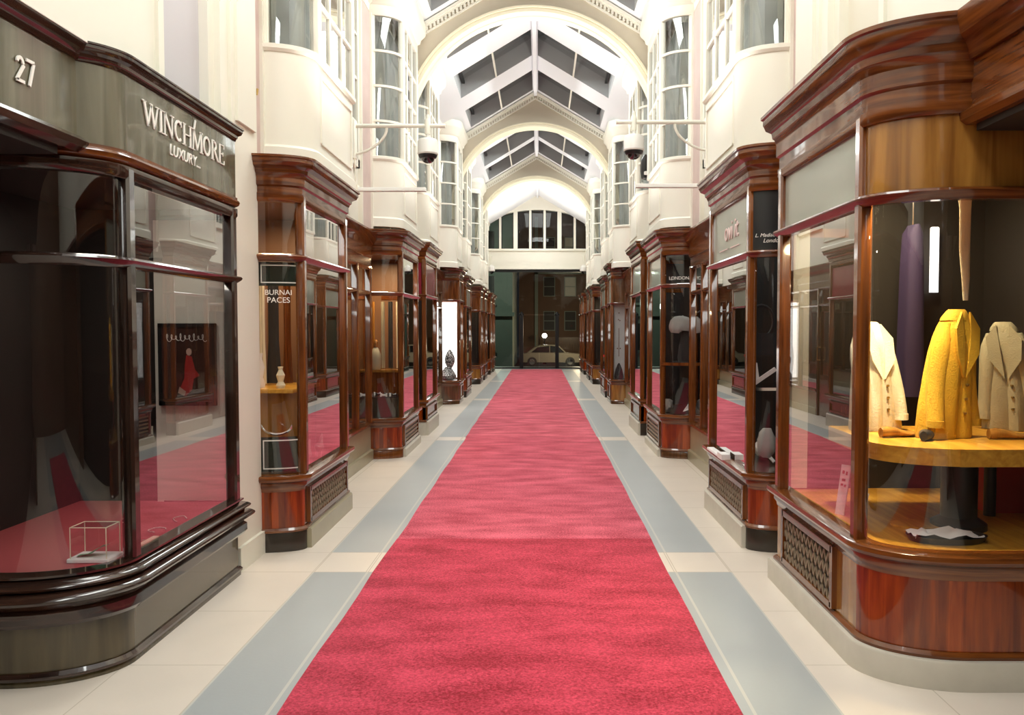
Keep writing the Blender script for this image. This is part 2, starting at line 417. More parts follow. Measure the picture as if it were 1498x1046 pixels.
# ------------------------------------------------------------------ transverse arches
def arch(b0, b1, n):
    m = MB(1); RR, ZC = 1.786, 4.25; NS = 48
    # spandrel: between the round arch and the raking gable, front and back, closed underneath
    inner = [(-RR*math.cos(PI*k/NS), ZC+RR*math.sin(PI*k/NS)) for k in range(NS+1)]
    outer = []
    for a, z in inner:
        outer.append((a*1.10, rz(a*1.10)))
    inn = [(-1.9, 3.85), (-RR, 3.98)]+inner+[(RR, 3.98), (1.9, 3.85)]
    out = [(-2.0, 3.85), (-2.0, 3.98)]+outer+[(2.0, 3.98), (2.0, 3.85)]
    y0, y1 = b0+.03, b1-.03
    for y in (y0, y1):
        I = [m.P(a, y, z) for a, z in inn]; O = [m.P(a, y, z) for a, z in out]
        for k in range(len(inn)-1): m.face(I[k], I[k+1], O[k+1], O[k])
    I = [m.P(a, y0, z) for a, z in inn]; J = [m.P(a, y1, z) for a, z in inn]
    for k in range(len(inn)-1): m.face(I[k], I[k+1], J[k+1], J[k])
    o = m.build('trim_%d' % n, M['beige']); struct(o)
    # archivolt ring in cream with a fillet
    r = MB(1)
    prof = [(-.012, -.012), (.03, -.012), (.038, .002), (.05, -.02), (.075, -.02), (.085, .0), (.085, .17), (-.012, .17)]
    for yb, sg in ((b0+.03, 1), (b1-.03, -1)):
        rings = []
        for k in range(-1, NS+2):
            if k < 0 or k > NS:
                ca, sa = (-1 if k < 0 else 1), 0; zz = 4.0
                rings.append([(ca*(RR+d), yb+sg*(e-.012), zz) for d, e in prof])
            else:
                t = PI*k/NS
                rings.append([(-(RR+d)*math.cos(t), yb+sg*(e-.012), ZC+(RR+d)*math.sin(t)) for d, e in prof])
        r.loft(rings, True, True)
    c = r.build('archivolt', M['cream'], o)
    # raking moulding with dentils
    k_ = MB(1); dn = MB(1)
    for s in (-1, 1):
        for (o1, o2, pr) in ((-.02, -.07, .06), (-.07, -.10, .04), (-.16, -.19, .025)):
            k_.bar((0, b0+.03-pr/2, AP+(o1+o2)/2), (s*1.95, b0+.03-pr/2, rz(1.95)+(o1+o2)/2), pr, abs(o2-o1), (0, 0, 1))
        nd = 34
        for j in range(nd):
            a = s*(.05+1.75*j/(nd-1))
            dn.box(a-.016, a+.016, b0-.005, b0+.035, rz(a)-.155, rz(a)-.10)
    k_.build('rake_moulding', M['white'], o); dn.build('dentil_course', M['white'], o)
tn = 3
for b0, b1 in BANDS[1:5]:
    arch(b0, b1, tn); tn += 1

# ------------------------------------------------------------------ walls and piers
for s, nm in ((-1, 'left'), (1, 'right')):
    m = MB(s)
    m.box(2.95, 3.1, -6, 31, 0, 7.0)                    # back of the shops
    o = m.build('wall_%s' % nm, M['interior']); struct(o)
    m = MB(s)
    m.box(1.98, 2.95, -6, 31, 2.62, 5.75)               # first-floor wall over the shops
    o = m.build('wall_upper_%s' % nm, M['white_wall']); struct(o)
    for i, (b0, b1) in enumerate(BANDS[1:]):
        m = MB(s)
        m.box(1.88, 2.95, b0, b1, 0, 5.7)
        m.box(1.855, 1.90, b0-.01, b1+.01, 0, .16)
        m.box(1.86, 1.90, b0+.06, b1-.06, 2.95, 5.3)
        m.box(1.84, 1.90, b0-.02, b1+.02, 5.3, 5.5)
        o = m.build('pillar_%s' % nm if i == 0 else 'pillar_%s.%03d' % (nm, i), M['white']); struct(o)
    m = MB(s)
    # crowning cornice over the upper wall
    path = [(1.98, -6.), (1.98, 31.)]
    m.sweep(path, [(-.02, 5.42), (.02, 5.42), (.03, 5.5), (.06, 5.52), (.10, 5.6), (.12, 5.62), (.12, 5.75), (-.02, 5.75)])
    o = m.build('trim_%d' % tn, M['white']); struct(o); tn += 1

def ell(ab, af, y0, ry, n=18):
    return [(ab-(ab-af)*math.sin(PI/2*k/n), y0+ry*(1-math.cos(PI/2*k/n))) for k in range(n+1)]

# ------------------------------------------------------------------ shop windows
def shop(s, Y0, Y1, label, cp=1.0, gin=(.07, .09), af=1.61, ab=1.93, ry=.13, back=.75, start=None, H=None, W=None, curved_top='glass', front_top='glass',
         grille='lattice', near='curve', deck='deck_dark', interior='interior', lamp=(0, (1, .8, .55)), fascia_style=0, plinth_out=.0,
         mid=None, end_panel=None, soffit=None, group='display windows along the arcade'):
    h = dict(plinth=.14, sill=.55, transom=2.10, head=2.52, fascia=2.66, cornice=2.80)
    if H: h.update(H)
    w = dict(frame='mahog', riser='mahog_board', riser_front='mahog', plinth='black_plinth', plinth_front=None, sill='mahog', fascia='mahog', cornice='mahog', panel='taupe', panel_curved='mahog', curved='glass_curved')
    if W: w.update(W)
    X = XC+s*af
    for k_ in ('sill', 'fascia', 'cornice'):
        if w[k_]+'_h' in M: w[k_] += '_h'
    rail = w['frame']+'_h' if w['frame']+'_h' in M else w['frame']
    t = thing('shop_window', (X, (Y0+Y1)/2, 0), label, 'shop window', group)
    curve = ell(ab, af, Y0, ry) if near == 'curve' else [(ab, Y0), (af, Y0)]
    if start: curve = [(start, Y0)]+curve
    yc = curve[-1][1]                                   # where the straight front begins
    path = curve+[(af, Y1), (ab, Y1)]
    front = [(af, yc), (af, Y1)]
    # base
    m = MB(s); m.sweep(path, [(-.06, 0), (.012+plinth_out, 0), (.012+plinth_out, h['plinth']-.01), (.006+plinth_out, h['plinth']), (-.06, h['plinth'])])
    m.build('plinth', M[w['plinth']], t)
    if w['plinth_front']:
        m = MB(s); m.sweep([(af, yc+.01), (af, Y1+.01)], [(-.02, 0), (.045, 0), (.045, h['plinth']-.008), (.035, h['plinth']+.004), (-.02, h['plinth']+.004)])
        m.build('front_plinth', M[w['plinth_front']], t)
    z0, z1 = h['plinth'], h['sill']-.11
    m = MB(s); m.sweep(curve, [(-.04, z0), (0, z0), (0, z1), (-.04, z1)]); m.build('curved_riser', M[w['riser']], t)
    m = MB(s); m.sweep([(af, yc), (af, Y1), (ab, Y1)], [(-.04, z0), (0, z0), (0, z1), (-.04, z1)]); m.build('stall_riser', M[w['riser_front']], t)
    m = MB(s); m.sweep(path, [(-.02, z0), (.02, z0), (.022, z0+.014), (.008, z0+.03), (-.02, z0+.03)]); m.build('base_bead', M[w['sill']], t)
    # grille in the front of the riser
    ya, yb = yc+gin[0], Y1-gin[1]
    if grille in ('lattice', 'slats', 'panel'):
        m = MB(s); m.box(af-.006, af+.01, ya, yb, z0+.05, z1-.02)
        p = m.build('grille', M['black'] if grille != 'panel' else M[w['riser_front']], t)
        m = MB(s)
        if grille == 'lattice':
            hh = z1-z0-.07; st = .062; n = int((yb-ya)/st)
            for k in range(-3, n+4):
                for d in (-1, 1):
                    p0 = [ya+k*st, z0+.05]; p1 = [ya+k*st+d*st*2.2, z1-.02]
                    # clip in y
                    def cl(p, q):
                        if p[0] < ya: f = (ya-p[0])/(q[0]-p[0]); p = [ya, p[1]+f*(q[1]-p[1])]
                        elif p[0] > yb: f = (yb-p[0])/(q[0]-p[0]); p = [yb, p[1]+f*(q[1]-p[1])]
                        return p
                    if max(p0[0], p1[0]) <= ya or min(p0[0], p1[0]) >= yb: continue
                    q0 = cl(p0, p1); q1 = cl(p1, p0)
                    m.bar((af-.013, q0[0], q0[1]), (af-.013, q1[0], q1[1]), .011, .01, (1, 0, 0))
            m.build('lattice_bars', M['lattice'], p)
        elif grille == 'slats':
            k = z0+.09
            while k < z1-.04:
                m.bar((af-.014, ya, k), (af-.014, yb, k), .022, .014, (1, 0, 0)); k += .05
            m.build('slat_bars', M['lattice'], p)
        fr = MB(s)
        for (p0, p1) in (((ya, z0+.05), (yb, z0+.05)), ((ya, z1-.02), (yb, z1-.02)), ((ya, z0+.04), (ya, z1)), ((yb, z0+.04), (yb, z1))):
            fr.bar((af-.012, *p0), (af-.012, *p1), .035, .03, (1, 0, 0))
        fr.build('grille_frame', M[w['frame']], p)
    # sill
    zs = h['sill']
    if fascia_style == 1:   # heavy triple roll
        prof = [(-.06, z1-.12), (.03, z1-.12), (.045, z1-.10), (.045, z1-.055), (.03, z1-.04), (.055, z1-.02)]
        prof += [(.055+.03*math.sin(PI*q/6), z1-.02+.055*q/6) for q in range(1, 7)]
        prof += [(.035+.03*math.sin(PI*q/6), z1+.04+.045*q/6) for q in range(0, 7)] + [(.012, zs-.015), (.03, zs-.01), (.03, zs), (-.06, zs)]
    else:
        prof = [(-.06, z1-.01), (.004, z1-.01), (.008, z1+.012), (.02, z1+.03), (.02, z1+.055), (.05, z1+.07), (.058, z1+.085), (.055, zs-.005), (.045, zs), (-.06, zs)]
    m = MB(s); m.sweep(path, prof); m.build('sill', M[w['sill']], t)
    # deck, soffit, back and far-end panel of the display space
    ad = ab+back
    def plate(z, th, name, mat, ins=-.03):
        m = MB(s)
        q = [(max(a, af+.03), y) for a, y in curve] + [(af+.03, Y1-.03), (ad, Y1-.03), (ad, Y0+.02)]
        b = [m.P(a, y, z) for a, y in q]; c = [m.P(a, y, z+th) for a, y in q]; n = len(q)
        m.face(*b); m.face(*c)
        for k in range(n): m.face(b[k], b[(k+1) % n], c[(k+1) % n], c[k])
        return m.build(name, mat, t)
    plate(zs-.03, .022, 'display_deck', M[deck]); plate(h['head']+.02, .02, 'soffit', M[soffit or interior])
    m = MB(s); m.box(ad, ad+.03, Y0+.02, Y1, zs-.05, h['head']+.02); m.build('back_panel', M[interior], t)
    m = MB(s); m.box(af+.05, ad, Y1-.03, Y1-.015, zs-.01, h['head']+.02); m.build('end_wall', M[interior], t)
    if end_panel:
        m = MB(s); m.box(af+.05, af+.49, Y1-.05, Y1-.032, zs-.01, h['head']-.05); m.build('end_panel', M[end_panel], t)
    # posts
    for (a, y, wd) in ((curve[0][0]-.0, curve[0][1]+.012, .05), (af+.012, yc+.012, .066), (af+.012, Y1-.035, .07)):
        m = MB(s); m.bevbox(a-wd/2, a+wd/2, y-wd/2, y+wd/2, zs-.01, h['head']+.03, .012); m.build('post', M[w['frame']], t)
    # head rail and transom
    m = MB(s); m.sweep(path, [(-.05, h['head']-.03), (.012, h['head']-.03), (.02, h['head']-.015), (.02, h['head']+.03), (-.05, h['head']+.03)]); m.build('head_rail', M[rail], t)
    zt = h['transom']
    if zt:
        m = MB(s); m.sweep(path, [(-.04, zt-.028), (.006, zt-.028), (.034, zt-.004), (.040, zt+.008), (.034, zt+.018), (.01, zt+.026), (-.04, zt+.026)]); m.build('transom', M[rail], t)
    if mid:
        m = MB(s); m.sweep(curve, [(-.03, mid-.018), (.012, mid-.018), (.012, mid+.018), (-.03, mid+.018)]); m.build('shelf_rail', M[w['frame']], t)
    # glazing
    def pane(pth, za, zb, name, mat, solid=False):
        m = MB(s)
        if solid: m.sweep(pth, [(-.03, za), (-.004, za), (-.004, zb), (-.03, zb)])
        else: m.sweep(pth, [(-.012, za), (-.012, zb)], closed=False)
        return m.build(name, mat, t)
    zt_ = zt or h['head']
    pane(curve, zs-.005, zt_, 'curved_glass', M[w['curved']]); pane(front, zs-.005, zt_, 'front_glass', M['glass'])
    if zt:
        if curved_top == 'glass': pane(curve, zt_, h['head'], 'curved_toplight', M[w['curved']])
        else: pane(curve, zt_, h['head'], 'frieze_panel', M[w['panel_curved']], True)
        if front_top == 'glass': pane(front, zt_, h['head'], 'front_toplight', M['glass'])
        else: pane(front, zt_, h['head'], 'frieze_panel', M[w['panel']], True)
    m = MB(s); m.sweep([(ad, Y1-.01), (af+.03, Y1-.01)][::-1], [(0, zs), (.0, h['head'])], closed=False)
    # fascia and cornice
    zh, zf, zc = h['head']+.03, h['fascia'], h['cornice']
    m = MB(s)
    if fascia_style == 1:
        m.sweep(path, [(-.06, zh+.07), (.012, zh+.07), (.012, zf), (-.06, zf)])
        lm = MB(s); lm.sweep(path, [(-.06, zh), (.0, zh), (.01, zh+.008), (.026, zh+.02), (.032, zh+.04), (.026, zh+.052), (.02, zh+.056), (.02, zh+.07), (-.06, zh+.07)]); lm.build('lower_moulding', M['mahog_h'], t)
    else:
        q = (zf-zh)/2
        m.sweep(path, [(-.06, zh), (.012, zh), (.012, zh+q-.012), (.028, zh+q), (.028, zf), (-.06, zf)])
    m.build('fascia', M[w['fascia']], t)
    m = MB(s); d = zc-zf
    m.sweep(path, [(-.06, zf-.005), (.03*cp, zf-.005), (.04*cp, zf+.15*d), (.05*cp, zf+.2*d), (.055*cp, zf+.38*d), (.085*cp, zf+.5*d), (.095*cp, zf+.66*d), (.10*cp, zf+.7*d), (.10*cp, zf+.86*d), (.112*cp, zf+.9*d), (.112*cp, zc), (-.06, zc)])
    q = [(a, y) for a, y in path]
    m.poly([(a, y, zc-.004) for a, y in q]); m.build('cornice', M[w['cornice']], t)
    if lamp[0]:
        l = bpy.data.lights.new('window_lamp', 'AREA'); l.energy = lamp[0]; l.color = lamp[1]; l.shape = 'DISK'; l.size = .25
        lo = bpy.data.objects.new('window_lamp', l); COL.objects.link(lo); lo.location = (XC+s*(af+.38), (Y0+Y1)/2, h['head']-.03)
    return t, dict(curve=curve, af=af, yc=yc, zs=zs, ad=ad, Y0=Y0, Y1=Y1, h=h)

EB = dict(frame='ebony', riser='olive_base', riser_front='olive_base', plinth='olive_base', sill='ebony', fascia='olive', cornice='ebony', panel='olive', panel_curved='olive')
# --- number 27, black front, left foreground
L1, g1 = shop(-1, 3.44, 5.04, 'black shop front at near left, with olive fascia and curved black window', af=1.855, ab=2.3, ry=.30, start=2.62, back=.55,
              cp=.5, H=dict(plinth=.03, sill=.50, transom=1.91, head=2.33, fascia=2.79, cornice=2.87), W=EB, grille=None, fascia_style=1, deck='deck_red', end_panel='white_wall', lamp=(4, (1, .92, .8)))
# --- left, window after the first white pier
L2, g2 = shop(-1, 5.55, 6.92, 'mahogany window beside the first white pier on the left, dark lattice grille', W=dict(plinth_front='olive_plinth', sill='mahog'), ry=.12,
              deck='deck_dark', interior='interior_brown', lamp=(16, (1, .75, .45)))
L4, g4 = shop(-1, 9.55, 10.95, 'mahogany window on the left holding a dark green drum of black and white trinkets', ab=2.1, ry=.16, H=dict(transom=2.02, plinth=.1, sill=.5, fascia=2.66, cornice=2.79),
              W=dict(plinth='mahog', plinth_front='stone_plinth'), interior='interior_brown', lamp=(24, (1, .72, .4)), grille='slats')
L5, g5 = shop(-1, 11.68, 12.9, 'mahogany window on the left with burgundy panels under its cornice', near='square', H=dict(transom=2.08, head=2.60, fascia=2.72, cornice=2.86, plinth=.2, sill=.53),
              curved_top='panel', front_top='panel', W=dict(panel='burgundy', panel_curved='burgundy', plinth='stone_plinth', plinth_front='stone_plinth'), grille='panel', lamp=(3, (1, .8, .6)))
L6, g6 = shop(-1, 16.4, 17.38, 'left window with dark grey cornice and a brightly lit white display', ab=2.1, ry=.2, H=dict(transom=2.18, head=2.62, fascia=2.74, cornice=2.88, plinth=.06, sill=.5),
              curved_top='panel', front_top='panel', W=dict(cornice='walnut', fascia='walnut', panel='walnut', panel_curved='mahog', plinth='walnut', riser='walnut'), grille='panel', lamp=(25, (1, .95, .88)))
L7, _ = shop(-1, 18.0, 19.4, 'left window just beyond the lit white display', H=dict(transom=2.1), front_top='panel', curved_top='panel', grille='panel', lamp=(3, (1, .85, .6)), W=dict(fascia='walnut', cornice='walnut'))
L8, _ = shop(-1, 22.3, 23.45, 'oak brown window on the left, fourth last before the end doors', ab=2.0, front_top='panel', curved_top='panel', grille='panel', W=dict(riser='oak', riser_front='oak', cornice='walnut'), lamp=(4, (1, .8, .5)))
L9, _ = shop(-1, 24.0, 25.3, 'third last window on the left before the end doors', front_top='panel', curved_top='panel', grille='panel', lamp=(4, (1, .8, .5)))
L10, _ = shop(-1, 26.9, 28.0, 'second last window on the left before the end doors', front_top='panel', curved_top='panel', grille='panel', lamp=(4, (1, .8, .5)))
L11, _ = shop(-1, 28.5, 29.6, 'last window on the left, next to the end doors', grille='panel', lamp=(4, (1, .8, .5)))
# --- right
R1, h1 = shop(1, 3.44, 4.95, 'large mahogany bay at near right, showing a yellow jacket behind curved glass', ab=2.02, ry=.27, start=2.75, back=.85,
              cp=.95, H=dict(plinth=.13, sill=.60, transom=2.19, head=2.56, fascia=2.75, cornice=2.935), W=dict(plinth='stone_plinth', riser_front='oak', sill='mahog', panel='taupe', panel_curved='oak'), plinth_out=.035,
              curved_top='panel', front_top='panel', deck='deck_yellow', interior='interior', soffit='interior_brown', lamp=(30, (1, .80, .45)), gin=(.26, .17))
m = MB(1); m.box(1.67, 1.77, 4.885, 4.915, .60, 2.5); m.build('end_pilaster', M['grey_card'], R1)
R2, h2 = shop(1, 5.55, 6.95, 'mahogany window on the right with grey sign panel and pink lettering', ry=.11, ab=1.9,
              H=dict(transom=2.13, head=2.6, fascia=2.72, cornice=2.88, plinth=.16, sill=.56), W=dict(plinth_front='stone_plinth', panel='taupe', panel_curved='black', curved='glass_curved'), curved_top='panel', front_top='panel', lamp=(3, (.9, 1, .95)))
R4, h4 = shop(1, 9.55, 10.95, 'mahogany window on the right with a grey cap in dark curved glass', ab=2.08, ry=.18, H=dict(transom=2.12, head=2.52, fascia=2.64, cornice=2.8, plinth=.09, sill=.54),
              W=dict(plinth='walnut', plinth_front='stone_plinth', panel='taupe', panel_curved='taupe'), front_top='panel', mid=1.16, grille='slats', lamp=(2, (.9, 1, .95)))
R5, h5 = shop(1, 11.68, 12.9, 'narrow mahogany window on the right behind the one with the grey cap', near='square', ab=1.74, H=dict(transom=2.12, head=2.6, fascia=2.72, cornice=2.88, plinth=.18),
              W=dict(plinth='black_plinth', plinth_front='stone_plinth', panel='taupe'), front_top='panel', curved_top='panel', grille='panel', lamp=(4, (1, .8, .6)))
R6, h6 = shop(1, 16.5, 17.38, 'brown window on the right holding a tall grey banner', ab=1.95, ry=.1, H=dict(transom=2.12, head=2.66, fascia=2.78, cornice=2.96, plinth=.05, sill=.52),
              W=dict(plinth='walnut', riser='oak', cornice='walnut', panel_curved='walnut'), curved_top='panel', front_top='panel', grille='panel', interior='interior_brown', lamp=(6, (1, .85, .65)))
R7, _ = shop(1, 18.0, 19.4, 'right window just beyond the tall grey banner', grille='panel', front_top='panel', curved_top='panel', lamp=(3, (1, .8, .5)), W=dict(cornice='walnut'))
R8, _ = shop(1, 22.3, 23.45, 'oak brown window on the right, fourth last before the end doors', ab=1.92, front_top='panel', grille='panel', W=dict(riser='oak', riser_front='oak', cornice='walnut'), lamp=(4, (1, .8, .5)))
R9, _ = shop(1, 24.0, 25.3, 'third last window on the right before the end doors', front_top='panel', curved_top='panel', grille='panel', lamp=(4, (1, .8, .5)))
R10, _ = shop(1, 26.9, 28.0, 'second last window on the right before the end doors', front_top='panel', curved_top='panel', grille='panel', lamp=(4, (1, .8, .5)))
R11, _ = shop(1, 28.5, 29.6, 'last window on the right, next to the end doors', grille='panel', lamp=(4, (1, .8, .5)))

# ------------------------------------------------------------------ recessed doorways between the windows
def recess(s, Y0, Y1, label, a=1.96, riser='olive_plinth', wd='mahog', top=2.74, door=True, oak='oak'):
    t = thing('recessed_shopfront', (XC+s*a, (Y0+Y1)/2, 0), label, 'shop front', 'recessed door fronts between the display windows')
    ym = Y0+(Y1-Y0)*.42
    m = MB(s); m.sweep([(a, ym+.05), (a, Y1)], [(-.05, 0), (.03, 0), (.03, .12), (.01, .13), (.0, .13), (.0, .42), (-.05, .42)]); m.build('stall_riser', M[riser], t)
    m = MB(s); m.sweep([(a, ym+.05), (a, Y1)], [(-.05, .41), (.01, .41), (.04, .44), (.04, .47), (-.05, .47)]); m.build('sill', M[wd], t)
    for y in (Y0+.03, ym, ym+(Y1-ym)*.52, Y1-.04):
        m = MB(s); m.bevbox(a-.03, a+.05, y-.035, y+.035, 0 if y <= ym else .46, 2.34, .012); m.build('post', M[wd], t)
    for z in (2.02, 2.32):
        m = MB(s); m.sweep([(a, Y0), (a, Y1)], [(-.04, z-.025), (.01, z-.025), (.03, z), (.01, z+.025), (-.04, z+.025)]); m.build('transom', M[wd], t)
    m = MB(s); m.sweep([(a, Y0), (a, Y1)], [(-.01, .46), (-.01, 2.34)], closed=False); m.build('window_glass', M['glass'], t)
    m = MB(s); m.box(a+.35, a+.38, Y0, Y1, 0, 2.5); m.build('back_panel', M['interior_brown'], t)
    if door:
        d = MB(s); yd0, yd1 = Y0+.07, ym-.04
        d.box(a-.005, a+.04, yd0, yd1, 0.01, .75)
        for (ya, yb) in ((yd0, yd0+.09), (yd1-.09, yd1)): d.box(a-.005, a+.04, ya, yb, .75, 2.0)
        d.box(a-.005, a+.04, yd0, yd1, 1.9, 2.0)
        p = d.build('door', M[wd], t)
        k = MB(s); k.tube([(a-.005, yd1-.05, 1.02), (a-.06, yd1-.05, 1.02), (a-.06, yd1-.05, 1.25), (a-.005, yd1-.05, 1.25)], .01); k.build('handle', M['brass'], p)
    m = MB(s); m.sweep([(a, Y0), (a, Y1)], [(-.05, 2.34), (.015, 2.34), (.015, 2.44), (.03, 2.45), (.03, top-.17), (-.05, top-.17)]); m.build('fascia', M[wd+'_h'], t)
    m = MB(s); m.sweep([(a, Y0), (a, Y1)], [(-.05, top-.18), (.03, top-.18), (.05, top-.13), (.09, top-.08), (.10, top-.03), (.11, top-.02), (.11, top), (-.05, top)]); m.build('cornice', M[wd+'_h'], t)
    return t
recess(-1, 6.93, 9.53, 'recessed mahogany shop front on the left, before the window with the green drum')
recess(-1, 12.95, 16.38, 'recessed shop front on the left, before the brightly lit white display', wd='walnut')
recess(-1, 19.45, 22.28, 'recessed shop front on the left, third back from the camera', wd='walnut')
recess(-1, 25.35, 26.88, 'farthest recessed shop front on the left, near the end doors', wd='walnut')
recess(1, 6.96, 9.53, 'recessed mahogany shop front on the right, before the window with the grey cap', a=1.93)
recess(1, 12.95, 16.48, 'recessed shop front on the right, before the tall grey banner', a=1.9, wd='mahog')
recess(1, 19.45, 22.28, 'recessed shop front on the right, third back from the camera', a=1.9, wd='walnut')
recess(1, 25.35, 26.88, 'farthest recessed shop front on the right, near the end doors', a=1.9, wd='walnut')

# near doorways beside the camera: only the overdoor fascia comes into the picture
def overdoor(s, label, top, bot, mats, a=1.96, cp=1., d=.14, ye=3.46):
    t = thing('overdoor_fascia', (XC+s*a, 2.4, bot), label, 'fascia')
    pth = [(a, -.8), (a, ye)]
    m = MB(s); m.sweep(pth, [(-.06, bot+.05), (.0, bot+.05), (.0, top-d+.004), (-.06, top-d+.004)]); m.build('sign_board', mats[0], t)
    m = MB(s); m.sweep(pth, [(-.06, bot-.02), (.01, bot-.02), (.035, bot), (.04, bot+.03), (.01, bot+.055), (-.06, bot+.055)]); m.build('lower_moulding', mats[1], t)
    m = MB(s); m.sweep(pth, [(-.06, top-d), (.02*cp, top-d), (.03*cp, top-.85*d), (.05*cp, top-.62*d), (.085*cp, top-.5*d), (.10*cp, top-.3*d), (.112*cp, top-.1*d), (.112*cp, top), (-.06, top)]); m.build('cornice', mats[1], t)
    m = MB(s); m.box(a+.02, 2.9, -.8, 3.42, bot-.05, bot-.02); m.build('soffit', M['interior'], t)
    return t
OL = overdoor(-1, 'olive overdoor fascia at far left carrying the number 27', 2.87, 2.40, (M['olive'], M['ebony_h']), cp=.5, d=.08, ye=3.565)
OR = overdoor(1, 'mahogany overdoor fascia at the top right corner', 2.935, 2.50, (M['mahog_h'], M['mahog_h']), cp=.95, d=.185)

# ------------------------------------------------------------------ first-floor bow windows
def bow(s, Y0, Y1, label, af=1.61, ab=1.97, ry=.26, z0=2.84, far=True):
    t = thing('bow_window', (XC+s*af, (Y0+Y1)/2, z0), label, 'bow window', 'white bow windows of the upper floor')
    curve = ell(ab, af, Y0, ry, 14)
    path = curve+[(af, Y1), (ab, Y1)]
    front = [(af, Y0+ry), (af, Y1)]
    zb, zt = 3.70, 5.38
    m = MB(s); m.sweep(path, [(-.03, z0), (.02, z0), (.02, z0+.10), (.0, z0+.12), (.0, zb-.06), (-.03, zb-.06)]); m.build('apron', M['white'], t)
    m = MB(s)
    yc = Y0+ry
    for (p0, p1) in (((yc+.08, z0+.2), (Y1-.08, z0+.2)), ((yc+.08, zb-.14), (Y1-.08, zb-.14)), ((yc+.08, z0+.2), (yc+.08, zb-.14)), ((Y1-.08, z0+.2), (Y1-.08, zb-.14))):
        m.bar((af-.004, *p0), (af-.004, *p1), .02, .016, (1, 0, 0))
    m.build('panel_moulding', M['white'], t)
    m = MB(s); m.sweep(path, [(-.04, zb-.06), (.01, zb-.06), (.025, zb-.04), (.025, zb-.01), (.0, zb), (-.04, zb)]); m.build('sill', M['white'], t)
    for (a, y, wd) in ((ab-.03, Y0+.03, .06), (ab-.055-.0, Y0+.02, .03), (af+.01, yc, .075), (af+.01, Y1-.03, .07)):
        m = MB(s); m.bevbox(a-wd/2, a+wd/2, y-wd/2, y+wd/2, zb-.01, zt+.02, .012); m.build('post', M['white'], t)
    n = 3
    for k in range(1, n):
        y = yc+(Y1-yc)*k/n
        m = MB(s); m.bevbox(af-.005, af+.03, y-.02, y+.02, zb-.01, zt+.02, .006); m.build('mullion', M['white'], t)
    for k in range(1, 4):
        z = zb+(zt-zb)*k/4
        m = MB(s); m.sweep(path[:-1], [(-.022, z-.014), (.006, z-.014), (.006, z+.014), (-.022, z+.014)]); m.build('glazing_bar', M['white'], t)
    m = MB(s); m.sweep(curve, [(-.014, zb-.01), (-.014, zt+.01)], closed=False); m.build('curved_pane', M['glass_upper'], t)
    m = MB(s); m.sweep(front, [(-.014, zb-.01), (-.014, zt+.01)], closed=False); m.build('front_pane', M['glass_upper'], t)
    m = MB(s); m.box(af+.22, ab+.0, Y0+ry+.02, Y1-.02, zb-.02, zt+.02); m.build('curtain', M['curtain'], t)
    m = MB(s); m.sweep(path, [(-.04, zt), (.01, zt), (.02, zt+.03), (.02, zt+.12), (.05, zt+.15), (.06, zt+.2), (.11, zt+.27), (.12, zt+.3), (.12, zt+.42), (-.04, zt+.42)])
    m.poly([(a, y, zt+.4) for a, y in path]); m.build('cornice', M['white'], t)
    return t
sides = {-1: 'left', 1: 'right'}
for s in (-1, 1):
    nm = sides[s]
    m = MB(s); m.box(1.90, 2.0, 1.5, 4.22, 2.86, 5.5); m.box(1.88, 2.0, 4.14, 4.20, 2.62, 5.5); m.box(1.86, 2.0, 4.88, 4.96, 2.62, 5.5); m.box(1.90, 2.0, 4.80, 4.90, 2.62, 5.5); m.box(1.90, 2.0, 4.96, 5.12, 2.62, 5.5)
    struct(m.build('trim_%d' % tn, M['white'])); tn += 1
    m = MB(s); m.box(1.955, 2.0, 4.2, 4.82, 2.62, 5.5); struct(m.build('trim_%d' % tn, M['lilac'] if s < 0 else M['beige_light'])); tn += 1
    bow(s, 5.86, 7.25, {-1: 'white bow above the mahogany window beside the first left pier', 1: 'white bow above the right window with pink lettering'}[s])
    bow(s, 9.64, 11.0, {-1: 'tall white bow behind the left camera bracket, over the green drum window', 1: 'tall white bow behind the right camera bracket, over the grey cap window'}[s])
    bow(s, 11.95, 13.3, {-1: 'white bow over the burgundy panelled window on the left', 1: 'white bow just behind the first arch on the right'}[s])
    bow(s, 16.0, 17.3, 'narrow white bow just before the second arch on the %s' % nm)
    bow(s, 18.15, 19.5, 'white bow just behind the second arch on the %s' % nm)
    bow(s, 22.1, 23.4, 'small white bow just before the third arch on the %s' % nm)
    bow(s, 24.3, 25.6, 'small white bow just behind the third arch on the %s' % nm)

# sash windows and marble panels in the upper wall between the bows
def sash(s, y0, y1, label, mat='curtain'):
    a = 1.975
    t = thing('sash_window', (XC+s*a, (y0+y1)/2, 3.4), label, 'window', 'sash windows of the upper wall')
    z0, z1 = 3.40, 5.36
    m = MB(s)
    for (ya, yb, za, zb) in ((y0, y0+.07, z0, z1), (y1-.07, y1, z0, z1), (y0, y1, z0, z0+.09), (y0, y1, z1-.07, z1)): m.box(a-.04, a+.02, ya, yb, za, zb)
    m.build('frame', M['white'], t)
    m = MB(s); m.box(a-.035, a, (y0+y1)/2-.018, (y0+y1)/2+.018, z0, z1)
    for k in (1, 2, 3): m.box(a-.032, a, y0, y1, z0+(z1-z0)*k/4-.014, z0+(z1-z0)*k/4+.014)
    m.build('glazing_bar', M['white'], t)
    m = MB(s); m.poly([(a-.014, y0+.04, z0+.05), (a-.014, y1-.04, z0+.05), (a-.014, y1-.04, z1-.04), (a-.014, y0+.04, z1-.04)]); m.build('pane', M['glass_upper'], t)
    m = MB(s); m.box(a-.006, a+.004, y0+.03, y1-.03, z0+.03, z1-.03); m.build('blind', M[mat], t)
